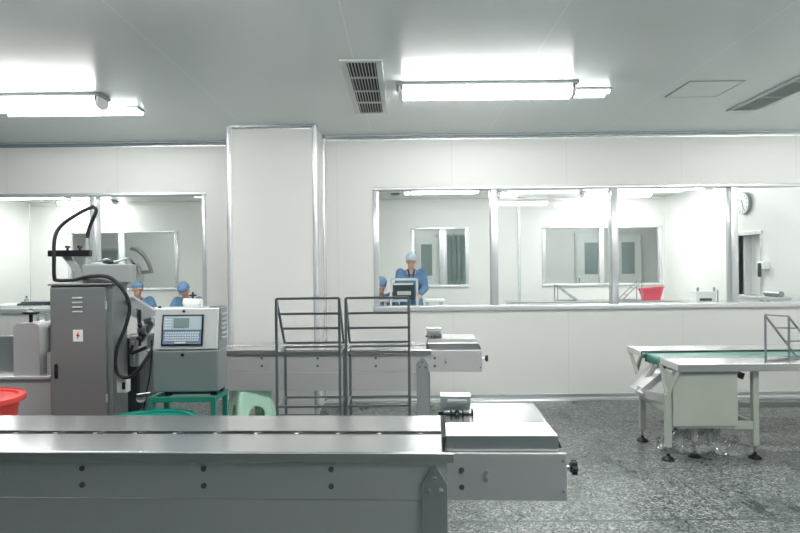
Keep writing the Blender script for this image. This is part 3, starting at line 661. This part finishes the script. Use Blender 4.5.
q = MB(); q.tube([px(152, 340, 4.0), px(151.5, 360, 4.0), px(149, 380, 4.0), px(146, 395, 4.02), px(143, 415, 4.03)], .006, 8, 3); q.tube([px(133, 345, 4.05), px(131, 352, 4.05), px(135, 352, 4.05), px(147, 347, 4.05)], .012, 8, 3); q.build('cable', 'rubber', mm, smooth=True)
c0 = px(121.5, 385, 3.96); q = MB(); q.box(x1+.005, c0.x+.034, 3.95, 4.02, c0.z-.05, c0.z+.05, .006); so = q.build('socket_box', 'white', cb)
MB().box(c0.x+.010, c0.x+.030, 3.94, 3.95, c0.z-.025, c0.z+.02, .003).build('plug', 'black', so)
q = MB(); q.cyl(px(141, 398, 4.0), px(141, 404, 4.15), .03, n=16); q.cyl(px(137, 395, 3.98), px(150, 393, 4.0), .010, n=8); q.build('motor', 'steel_tube', mm, smooth=True)
# ------------------------------------------------------------------ coding printer and its stand
DP = 3.5
xa = px(152.5, 350, DP).x; xb = px(217.5, 350, DP).x; zb = px(185, 392, DP).z; zm = px(185, 349.5, DP).z; zu = px(185, 308.5, DP).z
pr = empty('coding_printer', ((xa+xb)/2, DP+.15, zb), 'steel coding printer with a keyboard and small screen on a green stand', 'printer')
pd = .18
MB().box(xa, xb+.002, DP, DP+pd, zb, zm-.004, .008).build('lower_case', 'steel_dark', pr)
q = MB(); q.prism([(DP-.004, zm), (DP+.035, zu), (DP+pd, zu), (DP+pd, zm)], 'x', xa+.004, xb-.001); up_ = q.build('upper_case', 'steel_light', pr, bevel=.006)
q = MB(); q.prism([(DP+.01, zm), (DP+.045, zu-.004), (DP+pd-.01, zu-.004), (DP+pd-.01, zm)], 'x', xb-.001, xb+.006)
q.build('side_panel', 'steel_dark', up_)
q = MB()
for k in range(6):
    z = zm+.05+k*.027; q.box(xb+.006, xb+.016, DP+.05, DP+.15, z, z+.014, .003)
q.build('louvre', 'lightgrey', up_)
def SF(u, v, off=0.0):
    """point on the sloped front: u metres from left, v 0..1 up, off outward"""
    n = Vector((0, -(zu-zm), .039)).normalized()
    return Vector((xa+u, DP-.004+.039*v, zm+(zu-zm)*v))+n*off
W_ = xb-xa
def slab(mb, u0, u1, v0, v1, o0, o1):
    pts = [SF(u0, v0, o0), SF(u1, v0, o0), SF(u1, v1, o0), SF(u0, v1, o0), SF(u0, v0, o1), SF(u1, v0, o1), SF(u1, v1, o1), SF(u0, v1, o1)]
    vs = [mb.bm.verts.new(p) for p in pts]
    fs = [mb.bm.faces.new([vs[i] for i in f]) for f in ((0, 1, 2, 3), (4, 5, 6, 7), (0, 1, 5, 4), (1, 2, 6, 5), (2, 3, 7, 6), (3, 0, 4, 7))]
    bmesh.ops.recalc_face_normals(mb.bm, faces=fs)
q = MB(); slab(q, .050, .285, .09, .84, .001, .009); kp = q.build('keyboard_panel', 'black', up_, bevel=.003)
q = MB(); slab(q, .060, .275, .13, .455, .009, .011); q.build('panel_face', 'keypad', kp); q = MB(); slab(q, .060, .275, .47, .80, .009, .011); q.build('panel_face', 'keypad_pale', kp)
q = MB(); slab(q, .118, .205, .52, .75, .011, .013); q.build('screen', 'screen', kp)
q = MB()
for rr in range(4):
    n_ = 14
    for k in range(n_):
        u = .070+k*.0139+(rr % 2)*.003; slab(q, u, u+.0105, .205+rr*.058, .245+rr*.058, .011, .014)
slab(q, .128, .19, .145, .185, .011, .014)
for rr in range(4):
    for k in range(2): slab(q, .068+k*.020, .084+k*.020, .50+rr*.07, .53+rr*.07, .011, .0125)
q.build('keys', 'keys', kp)
q = MB(); q.cyl(SF(.17, .92, 0), SF(.17, .92, .008), .008, n=12); q.build('catch', 'black', up_)
q = MB(); q.cyl((xa+.17, DP+.001, zm-.03), (xa+.17, DP-.008, zm-.03), .009, n=12); q.build('lock', 'black', pr)
q = MB(); q.cyl((xa+.02, DP+.06, zu), (xa+.02, DP+.06, zu+.012), .008, n=10); q.build('button', 'black', up_)
q = MB(); a = px(184, 302.5, DP+.1); b_ = px(202, 303, DP+.1); q.cyl(a, b_, .025, n=18); q.cyl(a+(b_-a)*.38, a+(b_-a)*.42, .027, n=18); q.box(a.x+.01, b_.x-.01, DP+.07, DP+.13, zu, a.z, .004); cc = q.build('print_head', 'white', pr, smooth=True)
q = MB(); p0 = px(193, 303, DP+.13); q.cyl(p0, p0+Vector((0, 0, .065)), .006, n=8); q.ball(p0+Vector((0, 0, .045)), .013, (1.8, 1, .5)); q.box(p0.x-.02, p0.x+.045, DP+.11, DP+.16, zu, zu+.03, .004); q.build('head_clamp', 'black', cc)
q = MB(); q.box(xb-.06, xb+.004, DP+.05, DP+.15, zu, zu+.010, .002); q.build('rear_lid', 'steel_dark', pr)
for xx in (xa+.06, xb-.05):
    for yy in (DP+.02, DP+pd-.05): MB().box(xx, xx+.04, yy, yy+.04, zb-.024, zb, .003).build('foot', 'black', pr)
GZ = zb-.024
gs = empty('green_stand', ((xa+xb)/2, DP+.15, 0), 'dark green angle iron stand under the coding printer', 'stand')
gx0, gx1, gy0, gy1 = px(149, 400, DP-.02).x, px(216, 400, DP-.02).x, DP-.03, DP+.22
q = MB(); w_ = .028
q.box(gx0, gx1, gy0, gy0+w_, GZ-w_, GZ, .002); q.box(gx0, gx1, gy1-w_, gy1, GZ-w_, GZ, .002); q.box(gx0, gx0+w_, gy0+w_, gy1-w_, GZ-w_, GZ, .002); q.box(gx1-w_, gx1, gy0+w_, gy1-w_, GZ-w_, GZ, .002)
q.build('top_frame', 'green', gs)
for a in (gx0, gx1-w_):
    for b_ in (gy0, gy1-w_): MB().box(a, a+w_, b_, b_+w_, 0, GZ-w_, .002).build('leg', 'green', gs)
q = MB(); q.box(gx0, gx1, gy0, gy0+.02, .25, .27); q.box(gx0, gx1, gy1-.02, gy1, .25, .27); q.box(gx0, gx0+.02, gy0, gy1, .25, .27); q.box(gx1-.02, gx1, gy0, gy1, .25, .27); q.build('lower_rail', 'green', gs)
# mint plastic stool: flat top, four splayed legs, arched sides
stz = .44; sc_ = px(252, 400, 5.46)
stl = empty('plastic_stool', (sc_.x, 5.46, 0), 'mint green plastic stool under the rear steel conveyor, beside the green stand', 'stool', rz=math.radians(28), local=True)
def sq(z): return .190-.055*z/stz
MB().box(-.135, .135, -.135, .135, stz-.02, stz, .008).build('seat', 'mint', stl, smooth=True)
for k in range(4):
    R_ = Matrix.Rotation(k*math.pi/2, 3, 'Z')
    q = MB()
    def pt(x, z, o=0.0): return R_ @ Vector((x, -sq(z)+o, z))
    # one side: top apron with an arched opening between two legs, 6 mm thick
    arch = [(-.075, .0), (-.070, .24)]+[(-.070*math.cos(t), .24+.07*math.sin(t)) for t in [math.pi*i/8 for i in range(1, 8)]]+[(.070, .24), (.075, .0)]
    outl = [(-sq(0), 0), (-sq(.24), .24)]+[(-sq(.33)+2*sq(.33)*i/8, .43 if 0 < i < 8 else .33) for i in range(1, 8)]+[(sq(.24), .24), (sq(0), 0)]
    F0 = [[q.bm.verts.new(pt(x, z, o)) for x, z in L_] for L_ in (outl, arch) for o in (0, .007)]
    n_ = len(arch); fs = []
    for i in range(n_-1):
        fs.append(q.bm.faces.new((F0[0][i], F0[0][i+1], F0[2][i+1], F0[2][i]))); fs.append(q.bm.faces.new((F0[1][i], F0[3][i], F0[3][i+1], F0[1][i+1])))
        fs.append(q.bm.faces.new((F0[2][i], F0[2][i+1], F0[3][i+1], F0[3][i])))
    bmesh.ops.recalc_face_normals(q.bm, faces=fs); q.build('side_panel', 'mint', stl)
    q = MB(); c_ = R_ @ Vector((-sq(0)+.012, -sq(0)+.012, 0)); d_ = R_ @ Vector((-sq(stz)+.012, -sq(stz)+.012, stz-.01)); q.cyl(c_, d_, .022, .018, 12); q.build('leg', 'mint', stl, smooth=True)
# tubs
def tub(name, c, r, h, z0, label, m, sx=1, sy_=1):
    root = empty(name, c, label, 'tub')
    q = MB(); q.lathe([(r*.74, 0), (r*.9, h*.96), (r*1.0, h*.985), (r*1.0, h), (r*.88, h), (r*.87, h*.96), (r*.72, .012)], c, 44, sx, sy_); q.build('bowl', m, root, smooth=True)
    q = MB(); q.lathe([(r*1.0, h*.93), (r*1.012, h*.93), (r*1.012, h*1.01), (r*.985, h*1.015), (r*.985, h*.97), (r*1.0, h*.97)], c, 44, sx, sy_); q.build('rim', m, root, smooth=True)
    return root
rc = px(25, 398, 3.35); rr = .27
stt = MB().box(rc.x-rr-.22, rc.x-rr+.24, 3.13, 3.55, 0, .46, .01); so_ = recentre(stt.build('tub_crate', 'steel_dark')); tag(so_, 'grey crate that carries the red tub behind the front conveyor', 'crate')
tub('plastic_tub', (rc.x-rr-.035, 3.34, .46), rr, rc.z-.46+.005, 0, 'red plastic tub at the left edge behind the front conveyor', 'red')
tc_ = px(151, 412, 3.25)
tub('plastic_basin', (tc_.x-.0, 3.22, .30), .24, tc_.z-.30-.035, 0, 'teal plastic basin behind the front conveyor, below the printer', 'teal')
tag(recentre(MB().box(tc_.x-.16, tc_.x+.16, 3.06, 3.38, 0, .30, .01).build('basin_crate', 'steel_dark')), 'grey crate that carries the teal basin behind the front conveyor', 'crate')
# ------------------------------------------------------------------ machine at the far left
lm = empty('wrapping_machine', (-2.4, 4.2, 0), 'steel wrapping machine at the left edge beside the control cabinet', 'machine')
dm = 4.05
zr = px(25, 376, dm).z
q = MB(); q.box(-3.4, px(51, 400, dm).x, dm, dm+.45, 0, zr-.02, .006); q.build('base_cabinet', 'steel_side', lm)
q = MB(); q.box(-3.4, px(52, 400, dm).x, dm-.02, dm+.47, zr-.02, zr, .004); q.build('bed_plate', 'steel_side', lm)
x0 = px(12.5, 350, dm).x; x1 = px(38.5, 350, dm).x; zt2 = px(25, 323.5, dm).z
q = MB(); n_ = 6; r_ = .035
pf = [(x0, zr), (x0, zt2-r_)]+[(x0+r_-r_*math.cos(a), zt2-r_+r_*math.sin(a)) for a in [math.pi/2*k/n_ for k in range(1, n_+1)]]+[(x1-r_+r_*math.sin(a), zt2-r_+r_*math.cos(a)) for a in [math.pi/2*k/n_ for k in range(0, n_+1)]]+[(x1, zr)]
q.prism(pf, 'y', dm+.01, dm+.30); gb = q.build('gear_housing', 'steel_side', lm, smooth=True)
q = MB(); c0 = px(31, 322, dm+.10); q.cyl(c0-Vector((0, 0, .03)), c0+Vector((0, 0, .06)), .012, n=10); q.lathe([(.012, .05), (.05, .055), (.052, .068), (.03, .074), (.012, .09)], c0, 20); q.build('handwheel', 'black', gb, smooth=True)
q = MB(); c0 = px(38, 318, dm+.2); q.cyl(c0-Vector((0, 0, .05)), c0+Vector((0, 0, .03)), .01, n=8); c0 = px(47, 318, dm+.2); q.cyl(c0-Vector((0, 0, .05)), c0+Vector((0, 0, .03)), .014, n=8); q.build('guide_rods', 'lightgrey', lm, smooth=True)
q = MB(); q.box(x1, px(50, 350, dm+.05).x, dm+.12, dm+.4, zr, zt2-.01, .02); q.build('rear_housing', 'dark', lm)
q = MB(); q.box(px(45, 360, dm).x, px(51, 360, dm).x, dm+.02, dm+.12, zr, px(45, 353, dm).z, .003); q.build('stop_block', 'steel_side', lm)
q = MB(); q.box(-3.4, x0+.02, dm+.2, dm+.24, zr, px(5, 336, dm+.2).z, .004); q.build('back_guard', 'steel_dark', lm)
# ------------------------------------------------------------------ room behind the glass
def table(name, x0, x1, y0, y1, z, label, m='lightgrey', top='steel', group='work tables behind the glass'):
    r = empty(name, ((x0+x1)/2, (y0+y1)/2, 0), label, 'table', group)
    MB().box(x0, x1, y0, y1, z-.035, z, .005).build('tabletop', top, r)
    for a in (x0+.05, x1-.05):
        for b_ in (y0+.05, y1-.05): MB().box(a-.02, a+.02, b_-.02, b_+.02, 0, z-.035).build('leg', m, r)
    MB().box(x0+.05, x1-.05, y0+.04, y0+.06, .25, .29).build('rail', m, r)
    return r
zt3 = .80
table('work_table', px(508, 303, 11.9).x, 5.45, 11.7, 12.3, zt3, 'long work table behind the glass carrying the red basket and small racks')
def small_rack(x0, x1, y, h, flip, label):
    r = empty('tabletop_rack', ((x0+x1)/2, y, zt3), label, 'rack', 'small racks behind the glass')
    a, b_ = (x0, x1) if not flip else (x1, x0)
    for yy in (y-.12, y+.12):
        MB().bar((a, yy, zt3), (a, yy, zt3+h), .016).build('post', 'steel_tube', r)
        MB().bar((a, yy, zt3+h), (b_, yy, zt3+.01), .016).build('sloped_side', 'steel_tube', r)
        MB().bar((a, yy, zt3+.008), (b_, yy, zt3+.008), .014).build('base_rail', 'steel_tube', r)
    for t in (0, .35, .7, 1):
        X = a+(b_-a)*t; Z = zt3+.008+(h-.008)*(1-t); MB().bar((X, y-.12, Z), (X, y+.12, Z), .014).build('cross_rail', 'steel_tube', r)
small_rack(px(557.5, 300, 11.8).x, px(578, 300, 11.8).x, 11.9, .30, False, 'small tube rack on the table behind the glass, left of the mullion')
small_rack(px(622, 300, 11.8).x, px(641, 300, 11.8).x, 11.9, .36, True, 'small tube rack beside the red basket behind the glass')
c0 = px(652, 300, 11.9); bk = empty('plastic_basket', (c0.x, 11.95, zt3), 'red plastic basket on the table behind the glass', 'basket')
q = MB(); vs = []
for z, s_ in ((0, .72), (.20, 1.0), (.20, .94), (.02, .68)):
    vs.append([q.bm.verts.new((c0.x+sx_*.195*s_+.0, 11.95+sy2*.13*s_, zt3+z+(.035 if (sx_ > 0 and z > .1) else 0))) for sx_, sy2 in ((-1, -1), (1, -1), (1, 1), (-1, 1))])
fs = []
for a, b_ in zip(vs, vs[1:]):
    for k in range(4): fs.append(q.bm.faces.new((a[k], a[(k+1) % 4], b_[(k+1) % 4], b_[k])))
fs.append(q.bm.faces.new(vs[0])); fs.append(q.bm.faces.new(vs[-1])); bmesh.ops.recalc_face_normals(q.bm, faces=fs); q.build('bowl', 'pink', bk, bevel=.004)
q = MB(); z = zt3+.205; q.bar((c0.x-.2, 11.815, z), (c0.x+.2, 11.815, z+.035), .014, .02); q.bar((c0.x-.2, 12.085, z), (c0.x+.2, 12.085, z+.035), .014, .02); q.bar((c0.x-.2, 11.815, z), (c0.x-.2, 12.085, z), .014, .02); q.bar((c0.x+.2, 11.815, z+.035), (c0.x+.2, 12.085, z+.035), .014, .02); q.build('rim', 'pink', bk)
# boxy scale on its own table
ts = px(706, 302, 10.2).z; a0 = px(696.5, 300, 10.2).x; a1 = px(716.5, 300, 10.2).x
table('work_table', a0-.12, 5.5, 10.15, 10.6, ts, 'short work table carrying the white scale behind the glass beside the right mullion')
sc2 = empty('bench_scale', ((a0+a1)/2, 10.3, ts), 'white bench scale with two corner knobs behind the glass near the right mullion', 'scale')
MB().box(a0, a1, 10.2, 10.44, ts, ts+.18, .01).build('body', 'white', sc2); MB().box(a0+.05, a1-.08, 10.185, 10.2, ts+.02, ts+.06, .003).build('display', 'black', sc2)
for xx in (a0+.03, a1-.03): MB().cyl((xx, 10.22, ts+.17), (xx, 10.22, ts+.24), .018, n=10).build('corner_knob', 'steel_tube', sc2)
MB().bar((a1+.02, 10.2, ts), (a1+.02, 10.2, ts+.2), .015).build('stand_bar', 'steel_tube', sc2)
a0 = px(779, 297, 10.2).x
rc2 = empty('roller_table', (4.9+1.2*0, 9.6, 0), 'small grey roller table behind the rightmost pane', 'table')
X0 = px(778, 297, 9.0).x; Z0 = px(790, 297.5, 9.0).z
MB().box(X0, 5.62, 9.0, 9.5, Z0-.06, Z0, .006).build('tabletop', 'lightgrey', rc2)
for x in (X0+.03, 5.55):
    for y in (9.04, 9.46): MB().box(x-.02, x+.02, y-.02, y+.02, 0, Z0-.06).build('leg', 'lightgrey', rc2)
MB().cyl((X0+.06, 9.02, Z0+.045), (X0+.06, 9.4, Z0+.045), .045, n=16).build('roller', 'steel_tube', rc2, smooth=True)
# clock and dispenser on the right wall
ck = empty('wall_clock', (XR, 10.28, px(744.5, 203.5, 10.28).z), 'round white wall clock behind the rightmost pane', 'clock')
cz = px(744.5, 203.5, 10.28).z; cy = 10.28
q = MB(); q.cyl((XR-.001, cy, cz), (XR-.05, cy, cz), .185, n=40); q.build('rim', 'midgrey', ck, smooth=True)
q = MB(); q.cyl((XR-.05, cy, cz), (XR-.056, cy, cz), .168, n=40); fc = q.build('face', 'white', ck)
q = MB()
for k in range(12):
    a = k*math.pi/6; q.bar((XR-.058, cy+.125*math.sin(a), cz+.125*math.cos(a)), (XR-.058, cy+.148*math.sin(a), cz+.148*math.cos(a)), .006, .01)
q.build('hour_marks', 'black', fc)
MB().bar((XR-.06, cy, cz), (XR-.06, cy+.05, cz+.07), .008, .01).build('hour_hand', 'black', fc); MB().bar((XR-.062, cy, cz), (XR-.062, cy-.03, cz-.11), .006, .008).build('minute_hand', 'black', fc)
dz = px(763, 268, 9.72)
dp = empty('wall_dispenser', (XR, 9.72, dz.z), 'white wall dispenser with a dark handle right of the hatch behind the rightmost pane', 'dispenser')
MB().box(XR-.10, XR-.001, 9.62, 9.82, dz.z-.02, dz.z+.10, .01).build('body', 'white', dp); MB().box(XR-.13, XR-.10, 9.68, 9.74, dz.z-.14, dz.z+.08, .008).build('handle', 'black', dp)
MB().tube([(XR-.02, 9.80, dz.z-.02), (XR-.03, 9.82, dz.z-.2), (XR-.02, 9.86, dz.z-.35)], .008, 8).build('pipe', 'lightgrey', dp)
# left counter behind glass
table('work_table', -7.6, px(60, 305, 8.9).x, 8.7, 9.4, H-(305-3.9-CY)*8.9/F, 'work table behind the glass at the far left, carrying dark trays', m='lightgrey')
tz = H-(305-3.9-CY)*8.9/F
c0 = px(35, 303, 8.9); q = MB(); q.box(c0.x-.20, c0.x+.20, 8.80, 9.10, tz, tz+.03, .006); q.box(c0.x-.16, c0.x+.22, 8.82, 9.12, tz+.03, tz+.05, .006); tag(recentre(q.build('dark_tray', 'dark')), 'flat dark trays on the far left table behind the glass', 'tray')
c0 = px(12, 303, 8.9); q = MB(); q.box(c0.x-.14, c0.x+.14, 8.82, 9.08, tz, tz+.022, .006); tag(recentre(q.build('paper_stack', 'paper')), 'pale flat stack of paper on the far left table behind the glass', 'paper')
c0 = px(19, 299, 9.0); jg = empty('spray_bottle', (c0.x, 9.18, tz), 'small grey bottle behind the papers on the far left table', 'bottle')
q = MB(); q.lathe([(.03, 0), (.035, .01), (.035, .06), (.015, .085), (.012, .10)], (c0.x, 9.18, tz), 14); q.build('body', 'steel_tube', jg, smooth=True); q = MB(); q.ball((c0.x, 9.18, tz+.105), .016); q.build('cap', 'black', jg, smooth=True)
# ------------------------------------------------------------------ people
def person(name, loc, face, cap_m, label, sit=False, lean=.0, turn=0, scale=1.0, handz=.98, headtilt=.25, reach=.42, group=None):
    """adult figure at the origin facing -Y, then turned; z measured from the floor"""
    r = empty(name, loc, label, 'person', group, rz=turn, local=True); r.scale = (scale,)*3
    hz = .93 if not sit else .50
    dzs = hz-.93
    def tp(x, y, z):            # lean the trunk about the hip
        zz = z-hz; a = lean
        return Vector((x, y*math.cos(a)-zz*math.sin(a), hz+zz*math.cos(a)+y*math.sin(a)))
    hip = Vector((0, 0, hz)); ch = tp(0, 0, 1.25+dzs); nk = tp(0, .01, 1.46+dzs); hc = nk+Vector((0, -.035-.10*headtilt, .135-.03*headtilt))
    sh = [tp(s_*.185, .0, 1.385+dzs) for s_ in (-1, 1)]
    hands = [Vector((s_*.13, -reach, handz)) for s_ in (-1, 1)]
    elb = []
    for s_, a, h_ in zip((-1, 1), sh, hands):
        mid = (a+h_)/2; dv = h_-a; L_ = dv.length/2; off = math.sqrt(max(.29**2-L_**2, .0016))
        out = Vector((s_*.55, .35, -.75)); out = (out-dv.normalized()*out.dot(dv.normalized())).normalized(); elb.append(mid+out*min(off, .22))
    if sit: knees = [Vector((s_*.13, -.42, .50)) for s_ in (-1, 1)]; ank = [Vector((s_*.13, -.40, .09)) for s_ in (-1, 1)]
    else: knees = [Vector((s_*.10, -.02, .50)) for s_ in (-1, 1)]; ank = [Vector((s_*.11, .02, .09)) for s_ in (-1, 1)]
    hipj = [Vector((s_*.09, 0, hz-.02)) for s_ in (-1, 1)]
    b = MB()
    b.cap(hip, .135, ch, .125); b.cap(ch, .125, tp(0, 0, 1.36+dzs), .11); b.cap(nk-Vector((0, 0, .06)), .058, hc-Vector((0, 0, .04)), .052)
    rot = Euler((headtilt, 0, 0))
    def hp_(x, y, z): return hc+rot.to_matrix() @ Vector((x, y, z))
    b.ball(hp_(0, .008, .02), .1, (.78, .96, 1.02), 20, rot); b.ball(hp_(0, -.015, -.045), .075, (.80, .92, .95), 18, rot)
    b.cap(hp_(0, -.094, .005), .011, hp_(0, -.112, -.028), .016)   # nose
    b.ball(hp_(0, -.082, -.088), .024, (1.1, .8, .7)); b.ball(hp_(0, -.088, -.06), .018, (1.4, .6, .5))   # chin, lips
    for s_ in (-1, 1):
        b.ball(hp_(s_*.079, .01, -.01), .03, (.35, .7, 1.1)); b.ball(hp_(s_*.033, -.083, .028), .020, (1.3, .6, .5))
    for s_, a, e, h_ in zip((-1, 1), sh, elb, hands):
        b.cap(a, .058, e, .043); b.cap(e, .042, h_, .027)
        dv = (h_-e).normalized(); pe = h_+dv*.085
        side = dv.cross(Vector((0, 0, 1))).normalized()
        for t in (-.025, 0, .025): b.cap(h_+side*t*.7, .016, pe+side*t, .014, 10)
        for k, (t, ln) in enumerate(((-.033, .070), (-.011, .080), (.011, .074), (.033, .058))):
            p0 = pe+side*t; p1 = p0+(dv*.8+Vector((0, 0, -.45))).normalized()*ln*.5; p2 = p1+(dv*.35+Vector((0, 0, -.9))).normalized()*ln*.5
            b.cap(p0, .0095, p1, .009, 8); b.cap(p1, .009, p2, .0075, 8)
        t0 = h_+dv*.03-side*s_*.028*(1); t1 = t0-side*s_*.03+dv*.035; t2 = t1+dv*.03+Vector((0, 0, -.012))
        b.cap(t0, .013, t1, .011, 8); b.cap(t1, .011, t2, .009, 8)
    for hj, k_, an in zip(hipj, knees, ank):
        b.cap(hj, .09, k_, .058); b.cap(k_, .057, an, .040); b.cap(an-Vector((0, -.01, .03)), .042, an+Vector((0, -.15, -.055)), .030)
    o = b.build('body', 'skin', r, smooth=True)
    md = o.modifiers.new('r', 'REMESH'); md.mode = 'VOXEL'; md.voxel_size = .008; md.use_smooth_shade = True
    sm = o.modifiers.new('s', 'SMOOTH'); sm.iterations = 3
    def cloth(nm, m_, fn, vox=.014, it=4):
        c = MB(); fn(c); oc = c.build(nm, m_, r, smooth=True)
        md = oc.modifiers.new('r', 'REMESH'); md.mode = 'VOXEL'; md.voxel_size = vox; md.use_smooth_shade = True
        sm = oc.modifiers.new('s', 'SMOOTH'); sm.iterations = it
    def coat(c):
        c.cap(hip-Vector((0, 0, .02)), .185, ch, .165, 20); c.cap(tp(-.10, .01, 1.33+dzs), .10, tp(.10, .01, 1.33+dzs), .10, 18); c.cap(tp(-.12, 0, 1.2+dzs), .10, tp(.12, 0, 1.2+dzs), .10, 16)
        for a, e, h_ in zip(sh, elb, hands):
            c.cap(a, .082, e, .064, 16); c.cap(e, .064, h_-(h_-e).normalized()*.02, .046, 16)
        c.cyl(hip+Vector((0, 0, .05)), hip-Vector((0, 0, .22 if not sit else .05)), .19, .22, 24)
        c.cap(nk+Vector((-.045, .02, -.035)), .04, nk+Vector((.045, .02, -.035)), .04)
    cloth('coat', 'blue', coat)
    c = MB()
    for s_ in (-1, 1): c.bar(tp(s_*.055, -.075, 1.45+dzs), tp(s_*.01, -.16, 1.27+dzs), .035, .012, up=(0, -1, .3))
    c.build('collar', 'navy', r, bevel=.003)
    def trous(c):
        for hj, k_, an in zip(hipj, knees, ank): c.cap(hj, .105, k_, .078, 16); c.cap(k_, .078, an+Vector((0, 0, .02)), .062, 16)
    cloth('trousers', 'navy', trous)
    c = MB()
    for an in ank: c.cap(an+Vector((0, .03, -.045)), .045, an+Vector((0, -.16, -.052)), .038)
    oc = c.build('shoes', 'white', r, smooth=True)
    def cap_(c):
        c.ball(hp_(0, .022, .058), .1, (.92, 1.05, .80), 24, rot); c.ball(hp_(0, .06, .01), .085, (.98, .75, .9), 20, rot)
    cloth('cap', cap_m, cap_, .01, 2)
    c = MB()
    for s_ in (-1, 1): c.ball(hp_(s_*.032, -.098, .022), .010, (1.2, .5, .5), 10)
    c.build('eyes', 'black', r, smooth=True)
    c = MB(); c.bar(hp_(-.055, -.088, -.045), hp_(.055, -.088, -.045), .03, .002) if False else c.ball(hp_(0, -.066, -.055), .06, (.95, .8, .75), 18, rot)
    if face: c.build('face_mask', 'white', r, smooth=True)
    else: c.bm.free()
    return r
GW = 'workers behind the glass'
pc = px(411, 260, 10.6)
person('person', (pc.x, 10.6, 0), False, 'capwhite', 'standing worker in blue coat and pale cap behind the glass, looking down', lean=.10, headtilt=.35, handz=1.02, scale=1.0, group=None)
pc = px(379, 285, 10.65)
person('person', (pc.x-.02, 10.65, 0), False, 'capblue', 'worker in blue bending at the left edge of the pane beside the standing worker', sit=True, lean=.38, turn=math.radians(12), headtilt=.7, handz=.84, scale=1.06)
pc = px(137, 285, 10.4)
person('person', (pc.x, 10.4, 0), False, 'capblue', 'seated worker in blue cap and coat behind the glass right of the cabinet', sit=True, lean=.14, turn=math.radians(28), headtilt=.3, handz=.82, scale=1.01)
pc = px(192, 285, 10.4)
person('person', (pc.x, 10.4, 0), False, 'capblue', 'seated worker in blue cap bent over above the printer, behind the glass', sit=True, lean=.30, turn=math.radians(-8), headtilt=.95, handz=.82, scale=1.02)
# stools for the seated workers
def stool(x, y, z, label):
    r = empty('work_stool', (x, y, 0), label, 'stool', 'stools of the seated workers')
    MB().lathe([(.15, z-.03), (.16, z-.025), (.16, z-.005), (.15, z)], (x, y, 0), 24).build('seat', 'black', r, smooth=True)
    for k in range(4):
        a = math.pi/4+k*math.pi/2; MB().bar((x+.1*math.cos(a), y+.1*math.sin(a), z-.03), (x+.16*math.cos(a), y+.16*math.sin(a), 0), .02).build('leg', 'steel_tube', r)
for o, lb in zip([o for o in COL.objects if o.name.startswith('person') and o.parent is None][1:], ('round stool under the bending worker beside the standing worker', 'round stool under the seated worker right of the cabinet', 'round stool under the seated worker above the printer')):
    stool(o.location.x, o.location.y, .295, lb)
# worktable with the machine in front of the standing worker
zt4 = px(395, 299, 9.9).z
table('work_table', px(340, 300, 9.9).x, px(388.5, 300, 9.9).x, 9.72, 9.98, zt4, 'work table in front of the standing worker behind the glass', top='lightgrey')
x0 = px(391, 290, 9.9).x; x1 = px(417, 290, 9.9).x
sm_ = empty('sealing_machine', ((x0+x1)/2, 9.9, 0), 'dark sealing machine in a pale tube frame in front of the standing worker', 'machine')
zf = px(400, 279.5, 9.7).z
for x in (x0, x1):
    MB().bar((x, 9.68, 0), (x, 9.68, zf), .03).build('frame_post', 'alu_white', sm_)
    MB().bar((x, 10.02, 0), (x, 10.02, zf), .03).build('frame_post', 'alu_white', sm_)
MB().bar((x0, 9.68, zf), (x1, 9.68, zf), .03).build('frame_rail', 'alu_white', sm_); MB().bar((x0, 10.02, zf), (x1, 10.02, zf), .03).build('frame_rail', 'alu_white', sm_)
MB().bar((x0+.04, 9.68, px(400, 284, 9.7).z), (x1-.06, 9.68, px(400, 284, 9.7).z), .03).build('frame_rail', 'alu_white', sm_)
MB().box(x0-.0, x0+.29, 9.69, 10.0, zt4-.035, zt4, .004).build('shelf', 'lightgrey', sm_)
MB().box(x0+.03, x1-.04, 9.78, 9.99, zt4, px(400, 283, 9.8).z, .01).build('body', 'dark', sm_)
MB().box(x0+.10, x1-.10, 9.76, 9.78, px(400, 295, 9.8).z, px(400, 291, 9.8).z, .004).build('front_plate', 'lightgrey', sm_)
x0 = px(424, 300, 9.9).x; x1 = px(444, 300, 9.9).x
table('work_table', x0, x1, 9.68, 10.05, px(430, 299, 9.9).z, 'low white table right of the standing worker behind the glass', top='white')
# ------------------------------------------------------------------ camera, world, view
SC.world = bpy.data.worlds.new('world'); SC.world.use_nodes = True
SC.world.node_tree.nodes['Background'].inputs[0].default_value = (.6, .7, .75, 1)
SC.world.node_tree.nodes['Background'].inputs[1].default_value = 0.05
cam = bpy.data.cameras.new('camera'); co = bpy.data.objects.new('camera', cam); COL.objects.link(co)
cam.sensor_width = 36; cam.lens = F*36/800; cam.shift_x = -(CX-400)/800; cam.shift_y = (CY-266.5)/800
co.location = (0, 0, H)
co.rotation_euler = (Matrix.Rotation(math.pi/2, 4, 'X') @ Matrix.Rotation(math.atan(-S), 4, 'Z')).to_euler()
cam.clip_start = .05; SC.camera = co
SC.view_settings.view_transform = 'Standard'; SC.view_settings.look = 'None'
SC.view_settings.gamma = 1; SC.view_settings.exposure = 1.84; SC.view_settings.use_curve_mapping = False
